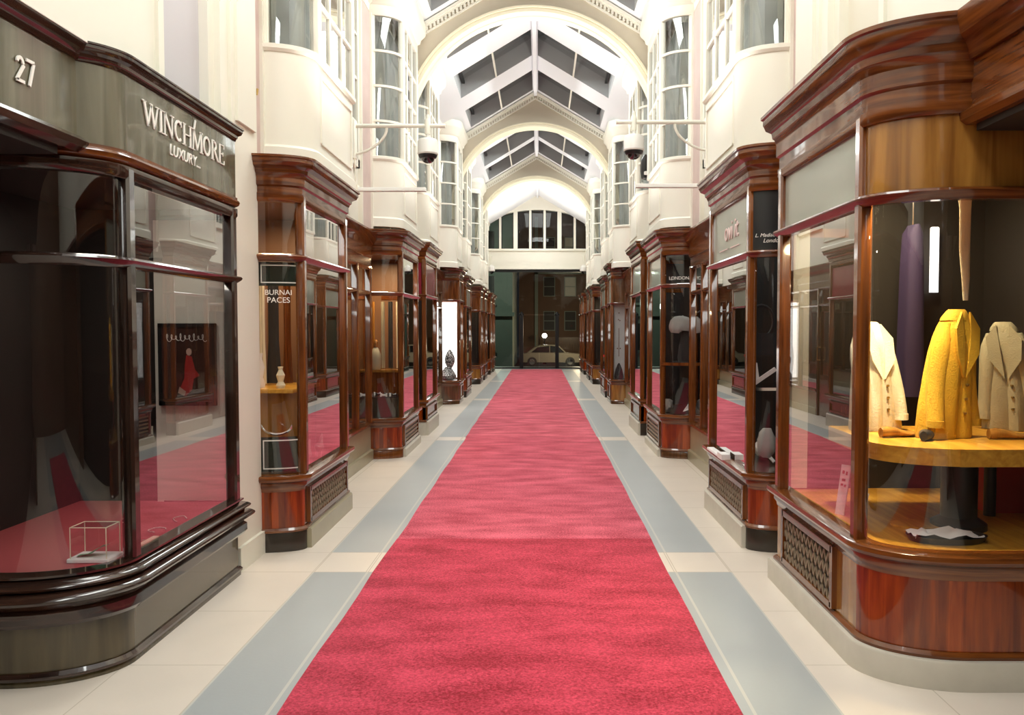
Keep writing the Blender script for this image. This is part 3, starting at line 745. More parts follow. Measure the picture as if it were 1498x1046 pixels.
for s in (-1, 1):
    nm = sides[s]
    sash(s, 7.7, 8.95, 'tall white sash set back in the upper wall, nearest on the %s' % nm)
    sash(s, 13.9, 15.6, 'white sash in the upper wall behind the first arch, %s side' % nm)
    sash(s, 20.0, 21.8, 'white sash in the upper wall behind the second arch, %s side' % nm)
    for i, (y0, y1) in enumerate(((5.56, 5.84), (9.08, 9.62), (11.52, 11.92), (15.66, 15.98))):
        m = MB(s); m.box(1.955, 2.0, y0, y1, 2.75, 5.4); o = struct(m.build('trim_%d' % tn, M['pink'])); tn += 1
        m = MB(s); m.box(1.93, 2.0, y0-.03, y0+.01, 2.75, 5.4); m.box(1.93, 2.0, y1-.01, y1+.03, 2.75, 5.4); struct(m.build('trim_%d' % tn, M['white'])); tn += 1

# ------------------------------------------------------------------ end wall
def endwall():
    Y = 30.9; T = .35
    m = MB(1)
    for s in (-1, 1): m.box(s*2.12, s*2.95, Y, Y+T, 0, 6.2)
    m.box(-2.95, 2.95, Y, Y+T, 3.92, 4.68)
    # head above the segmental lunette
    NS = 24; pts = []
    for k in range(NS+1):
        a = -2.12+4.24*k/NS; pts.append((a, 6.22-.47*(a/2.12)**2))
    for y in (Y, Y+T):
        for k in range(NS):
            (a0, z0), (a1, z1) = pts[k], pts[k+1]
            m.poly([(a0, y, z0), (a1, y, z1), (a1, y, 7.2), (a0, y, 7.2)])
    for k in range(NS):
        (a0, z0), (a1, z1) = pts[k], pts[k+1]
        m.poly([(a0, Y, z0), (a1, Y, z1), (a1, Y+T, z1), (a0, Y+T, z0)])
    o = m.build('wall_end', M['white']); struct(o)
    m = MB(1); m.box(-2.25, 2.25, Y-.07, Y+.02, 4.62, 4.70); m.box(-2.2, 2.2, Y-.03, Y+.02, 3.90, 3.96); c = m.build('moulding', M['white'], o)
    # lunette glazing
    q = MB(1); q.poly([(-2.1, Y+.12, 4.68), (2.1, Y+.12, 4.68)]+[(a, Y+.12, z+.02) for a, z in reversed(pts)])
    w = q.build('window_%d' % wn, M['glass_night']); struct(w)
    zt = lambda a: 6.22-.47*(a/2.12)**2
    for a, wd in ((-.86, .16), (.86, .16)):
        m = MB(1); m.box(a-wd/2, a+wd/2, Y+.02, Y+.16, 4.66, zt(a)+.03); m.build('mullion', M['white'], w)
    for a in (-1.98, -1.46, -.28, .28, 1.46, 1.98):
        m = MB(1); m.box(a-.045, a+.045, Y+.05, Y+.15, 4.66, zt(a)+.03); m.build('mullion', M['white'], w)
    for a0, a1 in ((-1.92, -1.52), (-1.40, -.95), (-.77, -.33), (-.22, .22), (.33, .77), (.95, 1.40), (1.52, 1.92)):
        m = MB(1)
        for (p0, p1) in (((a0, 4.72), (a1, 4.72)), ((a0, zt(a0)-.04), (a1, zt(a1)-.04)), ((a0, 4.7), (a0, zt(a0))), ((a1, 4.7), (a1, zt(a1)))):
            m.bar((p0[0], Y+.10, p0[1]), (p1[0], Y+.10, p1[1]), .035, .035, (0, 1, 0))
        m.build('sash_frame', M['black_metal'], w)
    return Y
YE = endwall()
# dark glass screen with doors
t = thing('entrance_screen', (XC, YE+.15, 0), 'dark glass end doors with black frame, closing the arcade under the lunette', 'glass doors')
m = MB(1)
for s in (-1, 1): m.box(s*2.02, s*2.12, YE+.1, YE+.2, 0, 3.92)
m.box(-2.1, 2.1, YE+.1, YE+.2, 3.80, 3.92); m.box(-2.1, 2.1, YE+.1, YE+.2, 0, .05)
m.build('frame', M['black_metal'], t)
for a in (-.63, .77):
    m = MB(1); m.box(a-.07, a+.07, YE-.02, YE+.2, .0, 2.1); m.lathe([(.10, 0), (.10, .04), (.05, .10), (.02, .14)], a, YE+.08, 12, 2.1)
    m.build('door_post', M['black_metal'], t)
for a0, a1, z0, z1, nm in ((-2.03, -.63, .05, 3.8, 'side_pane'), (.77, 2.03, .05, 3.8, 'side_pane'), (-.63, .77, 2.15, 3.8, 'overlight')):
    m = MB(1); m.poly([(a0, YE+.15, z0), (a1, YE+.15, z0), (a1, YE+.15, z1), (a0, YE+.15, z1)]); m.build(nm, M['glass_night'], t)
for sgn, (a0, a1) in ((-1, (-.56, .06)), (1, (.08, .70))):
    m = MB(1); m.poly([(a0, YE+.15, .05), (a1, YE+.15, .05), (a1, YE+.15, 2.1), (a0, YE+.15, 2.1)]); d = m.build('door_leaf', M['glass_night'], t)
    m = MB(1); a = a1-.08 if sgn < 0 else a0+.08; m.tube([(a, YE+.14, .9), (a, YE+.08, .92), (a, YE+.08, 1.3), (a, YE+.14, 1.32)], .012); m.build('handle', M['brass'], d)

# ------------------------------------------------------------------ the street outside, a step lower
ZS = -1.0
m = MB(); m.box(-14, 14, 31.3, 70, ZS-.1, ZS); struct(m.build('ground', M['asphalt']))
m = MB(); m.box(-3.2, 3, 31.2, 33.2, ZS, -.02); struct(m.build('trim_%d' % tn, M['stone_plinth'])); tn += 1
t = thing('brick_building', (4, 62, ZS), 'dark brick building across the street beyond the end doors', 'building')
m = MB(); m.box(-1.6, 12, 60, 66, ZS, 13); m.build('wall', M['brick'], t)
m = MB(); m.box(-.4, 12, 59.8, 60.05, 5.7, 6.4); m.build('string_course', M['stucco'], t)
m = MB(); m.box(-.4, -.15, 59.8, 60.05, ZS, 10); m.build('drainpipe', M['stucco'], t)
for x in (.7, 2.3, 4.1):
    for z in (1.4, 4.0, 7.0):
        m = MB(); m.box(x-.45, x+.45, 59.93, 60.02, z, z+1.5); f = m.build('window', M['stucco'], t)
        m = MB()
        for zz in (0.06, .78): m.box(x-.39, x+.39, 59.9, 59.94, z+zz, z+zz+.66)
        m.build('pane', M['dim_window'] if (x > 2 and z > 3) else M['glass_clear'] if False else M['interior'], f)
m = MB(); m.box(0, 5, 59.7, 60.02, ZS, .9); f = m.build('shopfront', M['walnut'], t)
t = thing('stucco_building', (-4, 52, ZS), 'pale stucco building on the left beyond the end doors', 'building')
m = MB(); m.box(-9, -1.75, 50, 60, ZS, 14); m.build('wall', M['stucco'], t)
for z in (.2, 3.2, 6.0):
    m = MB(); m.box(-3.6, -2.9, 49.9, 50.02, z, z+1.7); f = m.build('window', M['interior'], t)
    m = MB(); m.box(-3.75, -2.75, 49.75, 50.02, z-.15, z); m.build('window_ledge', M['stucco'], t)
m = MB(); m.box(-9, -1.6, 49.6, 50.02, 2.35, 2.6); m.build('string_course', M['stucco'], t)
t = thing('globe_lamp', (.33, 57, ZS), 'glowing white globe lamp above the parked cars outside', 'street lamp')
m = MB(); m.lathe([(.12, 0), (.12, .1), (.05, .2), (.04, 1.85), (.08, 1.9)], .33, 57, 12, ZS); m.build('post', M['black_metal'], t)
m = MB(); m.lathe([(.06, 0), (.14, .05), (.18, .16), (.14, .28), (.05, .34)], .33, 57, 16, ZS+1.88); m.build('globe', M['lamp_glow'], t)

def car(x, y, length, mat, label, flip=1):
    t = thing('car', (x, y, ZS), label, 'car', 'cars parked across the street')
    def side(prof, hw, taper=0):
        b = MB()
        rings = []
        for yy, k in ((y-hw, taper), (y-hw+.08, 0), (y+hw-.08, 0), (y+hw, taper)):
            rings.append([(x+flip*px*length/4.4, yy, ZS+pz-(k if pz > .5 else 0)) for px, pz in prof])
        b.loft(rings, True, True); return b
    body = [(-2.2, .38), (-2.2, .72), (-2.0, .86), (-1.2, .93), (1.25, .95), (2.0, .90), (2.2, .78), (2.2, .36), (1.9, .28), (-1.9, .28)]
    side(body, .85, .05).build('body', mat, t)
    side([(-1.15, .9), (-.55, 1.42), (-.2, 1.47), (.7, 1.46), (1.15, 1.34), (1.75, .92)], .70, .06).build('cabin', mat, t)
    w = MB()
    for (p, q, r_, u) in (((-.95, .96), (-.5, 1.36), (.05, 1.40), (.05, .96)), ((.12, .96), (.12, 1.40), (.95, 1.30), (1.40, .96))):
        w.loft([[(x+flip*a*length/4.4, y-.71-d, ZS+z) for a, z in (p, q, r_, u)] for d in (0, .03)], True, True)
    w.build('side_window', M['dome'], t)
    for px in (-1.35, 1.35):
        cx = x+flip*px*length/4.4
        k = MB(); k.loft([[(cx+rr*math.cos(2*PI*j/20), y-.87+dy, ZS+.32+rr*math.sin(2*PI*j/20)) for j in range(20)] for rr, dy in ((.2, 0), (.32, .01), (.32, .2), (.2, .21))], True, True)
        k = k.build('wheel', M['rubber'], t)
        h = MB(); h.loft([[(cx+rr*math.cos(2*PI*j/16), y-.885+dy, ZS+.32+rr*math.sin(2*PI*j/16)) for j in range(16)] for rr, dy in ((.05, 0), (.19, .01), (.19, .02))], True, True); h.build('hubcap', M['silver'], k)
    b = MB(); b.box(min(x+flip*2.08*length/4.4, x+flip*2.2*length/4.4), max(x+flip*2.08*length/4.4, x+flip*2.2*length/4.4), y-.87, y-.6, ZS+.66, ZS+.80); b.build('tail_lamp', M['red_lamp'], t)
    return t
car(.75, 54, 4.2, M['car_grey'], 'grey brown car parked outside, left of the right-hand door post', -1)
car(5.4, 54.6, 4.4, M['car_silver'], 'paler car parked outside, right of the right-hand door post', 1)

# ------------------------------------------------------------------ cameras, brackets and lamps on the walls
def cctv(s, y, label_b, label_c, label_t, zshift=0):
    a0 = 1.90
    z = 3.775+zshift
    # pink/green pilaster carries the bracket
    t = thing('camera_bracket', (XC+s*a0, y, z), label_b, 'bracket', 'white wall brackets carrying security cameras')
    m = MB(s); m.bevbox(a0-.02, 1.985, y-.05, y+.05, z-.35, z+.06, .012); m.build('wall_plate', M['white'], t)
    m = MB(s); m.tube([(a0, y, z), (1.5, y, z), (.92, y, z)], .022, 10); m.build('arm', M['white'], t)
    m = MB(s); m.tube([(a0-.35*math.sin(PI/2*k/10), y, z-.30+.28*(1-math.cos(PI/2*k/10))**.8) for k in range(11)], .015, 8); m.build('brace', M['white'], t)
    m = MB(s); m.tube([(1.11, y, z-.09), (1.11, y, z+.04), (1.11, y, z+.08)], [.03, .034, .02], 12); m.lathe([(.018, 0), (.024, .03), (.012, .06)], 1.11, y, 10, z+.06)
    m.build('clamp', M['white'], t)
    m = MB(s); m.tube([(a0-.01, y-.03, z-.35), (a0-.02, y-.03, z-.68), (a0, y-.02, z-.74)], .008, 6); m.build('cable', M['white'], t)
    c = thing('security_camera', (XC+s*1.11, y, z-.345), label_c, 'security camera', 'dome security cameras on wall brackets')
    m = MB(s); m.lathe([(.02, .31), (.02, .22), (.055, .21), (.095, .20), (.108, .175), (.110, .06), (.112, .05), (.105, .035)], 1.11, y, 28, z-.345); m.build('housing', M['plastic_white'], c)
    m = MB(s); m.lathe([(.103, .04), (.10, .02), (.085, -.0), (.075, -.005)], 1.11, y, 28, z-.345); m.build('collar', M['black'], c)
    m = MB(s); m.lathe([(.074, 0), (.068, -.022), (.052, -.040), (.03, -.052), (.005, -.056)], 1.11, y, 24, z-.345); m.build('dome', M['dome'], c)
    k = thing('wall_rail', (XC+s*1.9, y, 3.08), label_t, 'light tube', 'white tubes fixed below the camera brackets')
    m = MB(s); m.bevbox(1.13, 1.9, y-.035, y+.035, 3.075+zshift, 3.115+zshift, .008); m.build('tube', M['plastic_white'], k)
    m = MB(s); m.box(1.86, 1.96, y-.05, y+.05, 3.05+zshift, 3.14+zshift); m.build('mount', M['white'], k)
cctv(-1, 8.55, 'white curved bracket with arm, on the left upper wall', 'white dome security camera hanging from the left wall bracket', 'slim white tube under the left camera bracket')
cctv(1, 8.55, 'white curved bracket with arm, on the right upper wall', 'white dome security camera hanging from the right wall bracket', 'slim white tube under the right camera bracket', .04)
for s in (-1, 1):
    x = XC+s*1.78; nm = sides[s]
    c = thing('dome_camera', (x, 30.5, 3.8), 'small white dome camera at the top %s corner of the end doors' % nm, 'security camera', 'dome cameras over the end doors')
    m = MB(s); m.tube([(1.78, 30.5, 4.4), (1.78, 30.5, 4.0)], .015, 8); m.tube([(1.78, 30.88, 4.38), (1.78, 30.5, 4.38)], .015, 8); m.build('stem', M['white'], c)
    m = MB(s); m.lathe([(.02, .3), (.08, .26), (.13, .2), (.14, .06), (.12, .04)], 1.78, 30.5, 20, 3.75); m.build('housing', M['plastic_white'], c)
    m = MB(s); m.lathe([(.1, .05), (.08, -.02), (.02, -.06)], 1.78, 30.5, 16, 3.75); m.build('dome', M['dome'], c)
# dark lantern on the right
t = thing('wall_lantern', (XC+1.72, 11.06, 3.1), 'small black lantern on the upper wall just behind the first arch on the right', 'lantern')
m = MB(1); m.lathe([(.02, -.12), (.06, -.10), (.075, 0), (.075, .12), (.06, .19), (.02, .25)], 1.665, 11.76, 10, 3.92); m.build('housing', M['black'], t)
m = MB(1); m.lathe([(.0, -.03), (.03, -.02), (.03, .02), (.0, .03)], 1.66, 11.66, 10, 3.88); m.build('lamp', M['plastic_white'], t)
m = MB(1); m.tube([(1.66, 11.76, 4.02), (1.8, 11.74, 4.02), (1.96, 11.72, 4.0)], .015, 6); m.build('arm', M['black'], t)
# brass cleats on the marble strips
for s in (-1, 1):
    t = thing('brass_cleat', (XC+s*1.94, 5.68, 3.25), 'small oval brass cleat on the pink strip, %s side' % sides[s], 'cleat', 'brass cleats on the pink marble strips')
    m = MB(s); m.loft([[(1.953-d, 5.62+w*r_*math.cos(2*PI*k/14), 3.28+h_*r_*math.sin(2*PI*k/14)) for k in range(14)] for d, r_ in ((0, 1), (.012, 1), (.02, .7)) for w, h_ in ((.03, .06),)], True, True); m.build('plate', M['brass'], t)
    m = MB(s); m.tube([(1.935, 5.62, 3.25), (1.90, 5.62, 3.25), (1.895, 5.62, 3.29)], .008, 6); m.build('hook', M['brass'], t)

# ------------------------------------------------------------------ writing
# serif capitals drawn as strokes on a unit-high letter box: ('l', x0,y0,x1,y1,width) straight, ('a', cx,cy,rx,ry,t0,t1,width) arc
def serif(x, y, w=.16): return ('l', x-w, y, x+w, y, .05)
GL = {
 'W': (1.25, [('l', .05, 1, .36, 0, .15), ('l', .36, 0, .62, .95, .07), ('l', .62, .95, .90, 0, .15), ('l', .90, 0, 1.18, 1, .07), serif(.05, 1), serif(1.18, 1), serif(.62, 1, .12)]),
 'I': (.42, [('l', .2, 0, .2, 1, .15), serif(.2, 0), serif(.2, 1)]),
 'N': (.95, [('l', .12, 0, .12, 1, .07), ('l', .12, 1, .8, 0, .15), ('l', .8, 0, .8, 1, .07), serif(.12, 0), serif(.08, 1), serif(.8, 1)]),
 'C': (.85, [('a', .45, .5, .38, .5, 50, 310, .12), ('l', .70, .72, .70, 1.0, .05)]),
 'H': (.95, [('l', .15, 0, .15, 1, .14), ('l', .78, 0, .78, 1, .14), ('l', .15, .52, .78, .52, .06), serif(.15, 0), serif(.15, 1), serif(.78, 0), serif(.78, 1)]),
 'M': (1.15, [('l', .12, 0, .16, 1, .07), ('l', .16, 1, .55, .05, .15), ('l', .55, .05, .95, 1, .06), ('l', .95, 1, 1.0, 0, .15), serif(.12, 0), serif(.12, 1), serif(1.0, 0), serif(.98, 1)]),
 'O': (.95, [('a', .45, .5, .40, .5, 0, 360, .12)]),
 'R': (.88, [('l', .15, 0, .15, 1, .14), ('a', .35, .75, .28, .25, -90, 90, .11), ('l', .15, 1, .36, 1, .05), ('l', .15, .5, .36, .5, .05), ('l', .38, .5, .76, 0, .14), serif(.15, 0), serif(.8, 0, .1)]),
 'E': (.78, [('l', .15, 0, .15, 1, .14), ('l', .15, 1, .66, 1, .05), ('l', .15, .52, .52, .52, .05), ('l', .15, 0, .68, 0, .05), ('l', .66, .82, .66, 1, .05), ('l', .68, 0, .68, .2, .05), ('l', .52, .42, .52, .62, .05)]),
 '2': (.62, [('a', .30, .72, .24, .26, 0, 175, .13), ('l', .53, .68, .08, .05, .13), ('l', .06, .05, .56, .05, .12)]),
 '7': (.60, [('l', .06, .95, .56, .95, .12), ('l', .54, .92, .24, 0, .14)]),
}
def strokes_part(text, origin, ux, uz, height, mat, parent, width=None, name='lettering', depth=.006):
    m = MB(); ux = Vector(ux).normalized(); uz = Vector(uz).normalized(); un = ux.cross(uz)
    tot = sum(GL[c][0] for c in text); sx = (width/tot) if width else height; x = 0
    def pt(u, v, d): return tuple(Vector(origin)+ux*u*sx+uz*v*height+un*d)
    def ribbon(P, w):
        n = len(P); rings = []
        for k in range(n):
            d = Vector((P[min(k+1, n-1)][0]-P[max(k-1, 0)][0], P[min(k+1, n-1)][1]-P[max(k-1, 0)][1])).normalized(); q = Vector((-d.y, d.x))*w/2
            rings.append([pt(P[k][0]+q.x*i, P[k][1]+q.y*i, e) for i, e in ((-1, 0), (1, 0), (1, depth), (-1, depth))])
        m.loft(rings, True, True)
    for c in text:
        adv, st = GL[c]
        for q in st:
            if q[0] == 'l': ribbon([(x+q[1], q[2]), (x+q[3], q[4])], q[5])
            else:
                _, cx, cy, rx, ry, t0, t1, w = q
                ribbon([(x+cx+(rx-w/2)*math.cos(R(t0+(t1-t0)*k/24)), cy+(ry-w/2)*math.sin(R(t0+(t1-t0)*k/24))) for k in range(25)], w)
        x += adv
    return m.build(name, mat, parent)
xs_ = XC-1.855+.014
strokes_part('WINCHMORE', (xs_, 3.885, 2.60), (0, 1, 0), (0, 0, 1), .113, M['letter'], L1, width=.99)
# second line in thin script capitals
text_part('LUXURY...', .085, (xs_, 4.15, 2.51), (0, 1, 0), (0, 0, 1), M['letter'], L1, name='script_line', align='LEFT', shear=.2)
m = MB(); m.bar((xs_+.006, 4.44, 2.71), (xs_+.006, 4.46, 2.765), .012, .006, (1, 0, 0)); m.build('accent_mark', M['letter'], L1)
strokes_part('27', (XC-1.96+.004, 3.115, 2.572), (0, 1, 0), (0, 0, 1), .105, M['letter'], OL, width=.12, name='house_number')

def on_curve(g, s, frac, z, off=.004):
    """bend text round the curved return: u = distance along the curve from its middle (as read from the arcade)"""
    c = g['curve']; seg = [0]
    for k in range(1, len(c)): seg.append(seg[-1]+math.hypot(c[k][0]-c[k-1][0], c[k][1]-c[k-1][1]))
    tot = seg[-1]
    def f(x, y, d):
        u = tot*frac+(x if s < 0 else -x)
        u = min(max(u, 0.001), tot-.001)
        k = max(i for i in range(len(seg)) if seg[i] <= u); k = min(k, len(c)-2)
        q = (u-seg[k])/(seg[k+1]-seg[k]); a = c[k][0]+q*(c[k+1][0]-c[k][0]); yy = c[k][1]+q*(c[k+1][1]-c[k][1])
        da, dy = c[k+1][0]-c[k][0], c[k+1][1]-c[k][1]; l = math.hypot(da, dy); n = (-dy/l, da/l)
        o = off+d*.3
        return (XC+s*(a+n[0]*o), yy+n[1]*o, z+y)
    return f
text_part('BURNAI', .052, None, (1, 0, 0), (0, 0, 1), M['letter'], L2, bend=on_curve(g2, -1, .5, 1.835))
text_part('PACES', .055, None, (1, 0, 0), (0, 0, 1), M['letter'], L2, bend=on_curve(g2, -1, .5, 1.78))
text_part('L. Madison Yard', .036, None, (1, 0, 0), (0, 0, 1), M['letter'], R2, bend=on_curve(h2, 1, .5, 2.245), shear=.3)
text_part('London', .04, None, (1, 0, 0), (0, 0, 1), M['letter'], R2, bend=on_curve(h2, 1, .5, 2.205), shear=.3)
text_part('LONDON', .055, None, (1, 0, 0), (0, 0, 1), M['letter'], R4, bend=on_curve(h4, 1, .55, 2.19))
xr = XC+1.61+.004
text_part('ovi it', .22, (xr-.004, 6.24, 2.305), (0, -1, 0), (0, 0, 1), M['pink_letter'], R2, name='sign_lettering')
m = MB(1); m.bar((1.606, 5.98, 2.235), (1.606, 6.25, 2.235), .008, .004, (1, 0, 0)); m.bar((1.606, 6.33, 2.235), (1.606, 6.62, 2.235), .008, .004, (1, 0, 0)); m.build('sign_rule', M['pink_letter'], R2)

# ------------------------------------------------------------------ things shown in the windows
def lump(m, c, rx, ry, rz_, n=12, k=7, seed=0, amp=.12):
    rg = random.Random(seed); rings = []
    for i in range(1, k):
        t = PI*i/k; rings.append([(c[0]+rx*math.sin(t)*math.cos(2*PI*j/n)*(1+rg.uniform(-amp, amp)), c[1]+ry*math.sin(t)*math.sin(2*PI*j/n)*(1+rg.uniform(-amp, amp)), c[2]-rz_*math.cos(t)) for j in range(n)])
    m.loft(rings, True, True)

# number 27: acrylic case, necklaces, poster on the pale end wall
zs = g1['zs']
t = thing('acrylic_case', (-2.13, 3.72, zs), 'clear acrylic case with white base at the corner of the black curved window', 'display case')
m = MB(); m.bevbox(-2.23, -2.03, 3.66, 3.80, zs-.005, zs+.012, .004); m.build('base', M['paper'], t)
m = MB(); m.loft([[(-2.215, 3.67, z), (-2.045, 3.67, z), (-2.045, 3.79, z), (-2.215, 3.79, z)] for z in (zs+.012, zs+.16)], False, True); m.build('cover', M['glass_clear'], t)
m = MB()
for (x, y) in ((-2.215, 3.67), (-2.045, 3.67), (-2.045, 3.79), (-2.215, 3.79)): m.box(x-.0018, x+.0018, y-.0018, y+.0018, zs+.012, zs+.16)
for (p, q) in (((-2.215, 3.67), (-2.045, 3.67)), ((-2.215, 3.79), (-2.045, 3.79)), ((-2.215, 3.67), (-2.215, 3.79)), ((-2.045, 3.67), (-2.045, 3.79))):
    m.bar((*p, zs+.16), (*q, zs+.16), .0036, .0036, (0, 0, 1))
m.build('cover_edge', M['cream'], t)
o = MB(); o.loft([[(-2.20+.13*k/8, 3.69+.07*j/4, zs+.014+.005*math.sin(k+j)+.055*(k/8)**1.5) for j in range(5)] for k in range(9)], closed=False)
tag(o.build('silk_cloth', M['emerald']), 'emerald green silk folded inside the acrylic case', 'cloth')
def necklace(cx, cy, r, z, label, seed):
    rg = random.Random(seed)
    m = MB(); n = 26
    for k in range(n):
        a = 2*PI*(k+.5)/n*.8+rg.random()*.05; rr = r*(1+.25*math.sin(2*a+seed))
        x, y = cx+rr*math.cos(a)*.6, cy+rr*math.sin(a)
        m.lathe([(.003, 0), (.006, .003), (.006, .006), (.003, .010)], x, y, 6, z)
    tag(m.build('bead_necklace', M['silver']), label, 'necklace', 'necklaces laid out in the black shop window')
necklace(-2.06, 4.0, .05, zs-.006, 'silver bead necklace nearest the curved corner, on the crimson deck', 1)
necklace(-2.09, 4.25, .06, zs-.006, 'silver bead necklace midway along the crimson deck', 2)
necklace(-2.08, 4.5, .06, zs-.006, 'silver bead necklace on the crimson deck below the poster', 3)
m = MB(); m.bar((-2.02, 3.93, zs+.0), (-2.02, 4.10, zs+.0), .03, .016, (0, 0, 1)); tag(m.build('bracelet_stand', M['cream']), 'cream bracelet bar lying behind the front glass of the black shop', 'stand')
t = thing('framed_poster', (-2.22, 4.97, 1.1), 'dark poster of a figure in red, on the pale end wall of the black shop', 'poster')
m = MB(); m.box(-2.40, -2.06, 4.965, 4.984, 1.12, 1.62); m.build('print', M['poster_dark'], t)
m = MB()
for b in ((-2.41, -2.05, 4.955, 4.984, 1.605, 1.63), (-2.41, -2.05, 4.955, 4.984, 1.11, 1.135), (-2.41, -2.39, 4.955, 4.984, 1.11, 1.63), (-2.07, -2.05, 4.955, 4.984, 1.11, 1.63)): m.box(*b)
m.build('frame', M['black'], t)
m = MB(); m.poly([(x, 4.962, z) for x, z in ((-2.29, 1.19), (-2.24, 1.17), (-2.20, 1.21), (-2.19, 1.28), (-2.15, 1.30), (-2.18, 1.34), (-2.20, 1.42), (-2.235, 1.43), (-2.245, 1.36), (-2.25, 1.28))]); m.build('red_dress', M['red_paint'], t)
m = MB(); m.poly([(-2.217+.018*math.cos(k*.7), 4.961, 1.45+.024*math.sin(k*.7)) for k in range(9)]); m.poly([(-2.29, 4.961, 1.19), (-2.25, 4.961, 1.17), (-2.24, 4.961, 1.20), (-2.28, 4.961, 1.23)]); m.build('pale_face', M['skin_print'], t)
m = MB(); m.tube([(-2.36+.25*k/90+.010*math.cos(k*.62), 4.961, 1.54+(.018+.008*math.sin(k*.23))*math.sin(k*.62)) for k in range(91)], .002, 4); m.build('script_line', M['letter'], t)

# left mahogany window: two curved green panels, antler piece, shelf with small things
def curved_panel(g, s, z0, z1, off, label, name, parent=None):
    c = g['curve']; t = thing(name, (XC+s*(g['af']+.2), g['Y0']+.06, z0), label, 'panel', None)
    pth = c[1:-3]
    m = MB(s); m.sweep(pth, [(-off-.02, z0), (-off, z0), (-off, z1), (-off-.02, z1)]); m.build('face', M['green'], t)
    m = MB(s)
    pts = [(a, y) for a, y in c[2:-4]]
    m.sweep(pts, [(-off, z0+.02), (-off+.003, z0+.02), (-off+.003, z0+.028), (-off, z0+.028)])
    m.sweep(pts, [(-off, z1-.028), (-off+.003, z1-.028), (-off+.003, z1-.02), (-off, z1-.02)])
    a, y = pts[0]
    m.box(a-.004, a+.004, y+off-.004, y+off, z0+.02, z1-.02)
    m.build('border_line', M['letter'], t)
    return t
curved_panel(g2, -1, .57, .82, .035, 'dark green curved panel with white border at the foot of the first left mahogany window', 'sign_panel')
curved_panel(g2, -1, 1.90, 2.07, .035, 'dark green curved panel with white border under the transom of the first left mahogany window', 'sign_panel')
t = thing('display_shelf', (-2.0, 5.8, 1.1), 'pale shelf inside the first left mahogany window', 'shelf')
m = MB(); m.bevbox(-2.35, -1.82, 5.78, 6.5, 1.12, 1.15, .006); m.build('board', M['deck_yellow'], t)
m = MB(); m.box(-2.38, -1.80, 5.86, 5.89, .53, 1.12); m.build('front', M['oak'], t)
for x in (-2.33, -1.86):
    m = MB(); m.box(x-.015, x+.015, 6.42, 6.45, .53, 1.12); m.build('leg', M['mahog'], t)
for k, (x, y, h) in enumerate(((-2.22, 5.84, .10), (-2.12, 5.95, .26), (-1.95, 5.9, .16))):
    m = MB(); m.lathe([(.03, 0), (.035, .02), (.02, .3*h/.3*.3), (.032, h*.6), (.014, h*.85), (.02, h)], x, y, 14, 1.15)
    tag(m.build('porcelain_vase', M['cream_cloth'] if k != 1 else M['paper']), ['squat cream vase at the left end of the pale shelf', 'tall white vase on the pale shelf', 'slim cream vase at the right end of the pale shelf'][k], 'vase', 'vases on the pale shelf')
m = MB(); m.tube([(-1.91+.11*math.cos(PI+PI*k/12), 5.68, .90+.10*math.sin(PI+PI*k/12)*.7) for k in range(13)], [.004+.008*math.sin(PI*k/12) for k in range(13)], 8); tag(m.build('silver_horn', M['silver']), 'curved silver horn resting above the lower green panel', 'ornament')
for k, (y, lb) in enumerate(((6.1, 'white porcelain bird nearer the curved corner, on the deck behind the front glass'), (6.45, 'white porcelain bird farther along, on the deck behind the front glass'))):
    m = MB(); lump(m, (-1.82, y, .62), .035, .06, .04, seed=k); m.tube([(-1.82, y+.04, .64), (-1.82, y+.06, .70), (-1.82, y+.085, .72)], [.02, .013, .006], 8); m.tube([(-1.82, y-.04, .62), (-1.82, y-.12, .65)], [.02, .006], 6); m.box(-1.835, -1.805, y-.02, y+.02, .542, .60)
    tag(m.build('porcelain_bird', M['paper']), lb, 'ornament', 'porcelain birds in the left mahogany window')

for k, (x, c, w_) in enumerate(((-2.30, 'oak', .05), (-2.20, 'cream_cloth', .03), (-2.12, 'dark_cloth', .06), (-2.02, 'mahog', .04), (-1.93, 'grey_cloth', .03), (-1.86, 'dark_cloth', .05))):
    m = MB(); m.loft([[(x+w_*(.7+.3*(z < 1.5))*math.cos(2*PI*j/12), 6.2+.03*k+.018*math.sin(2*PI*j/12)+.005*math.sin(3*j), z) for j in range(12)] for z in (1.16, 1.2, 1.5, 1.8, 1.98)], True, True)
    tag(m.build('hanging_tie', M[c]), ['amber tie hanging at the left end above the pale shelf', 'slim cream tie above the pale shelf', 'broad black tie above the left of the pale shelf', 'russet tie hanging above the middle of the pale shelf', 'slim grey tie above the pale shelf', 'black tie hanging nearest the front glass above the pale shelf'][k], 'tie', 'ties in the first left mahogany window')

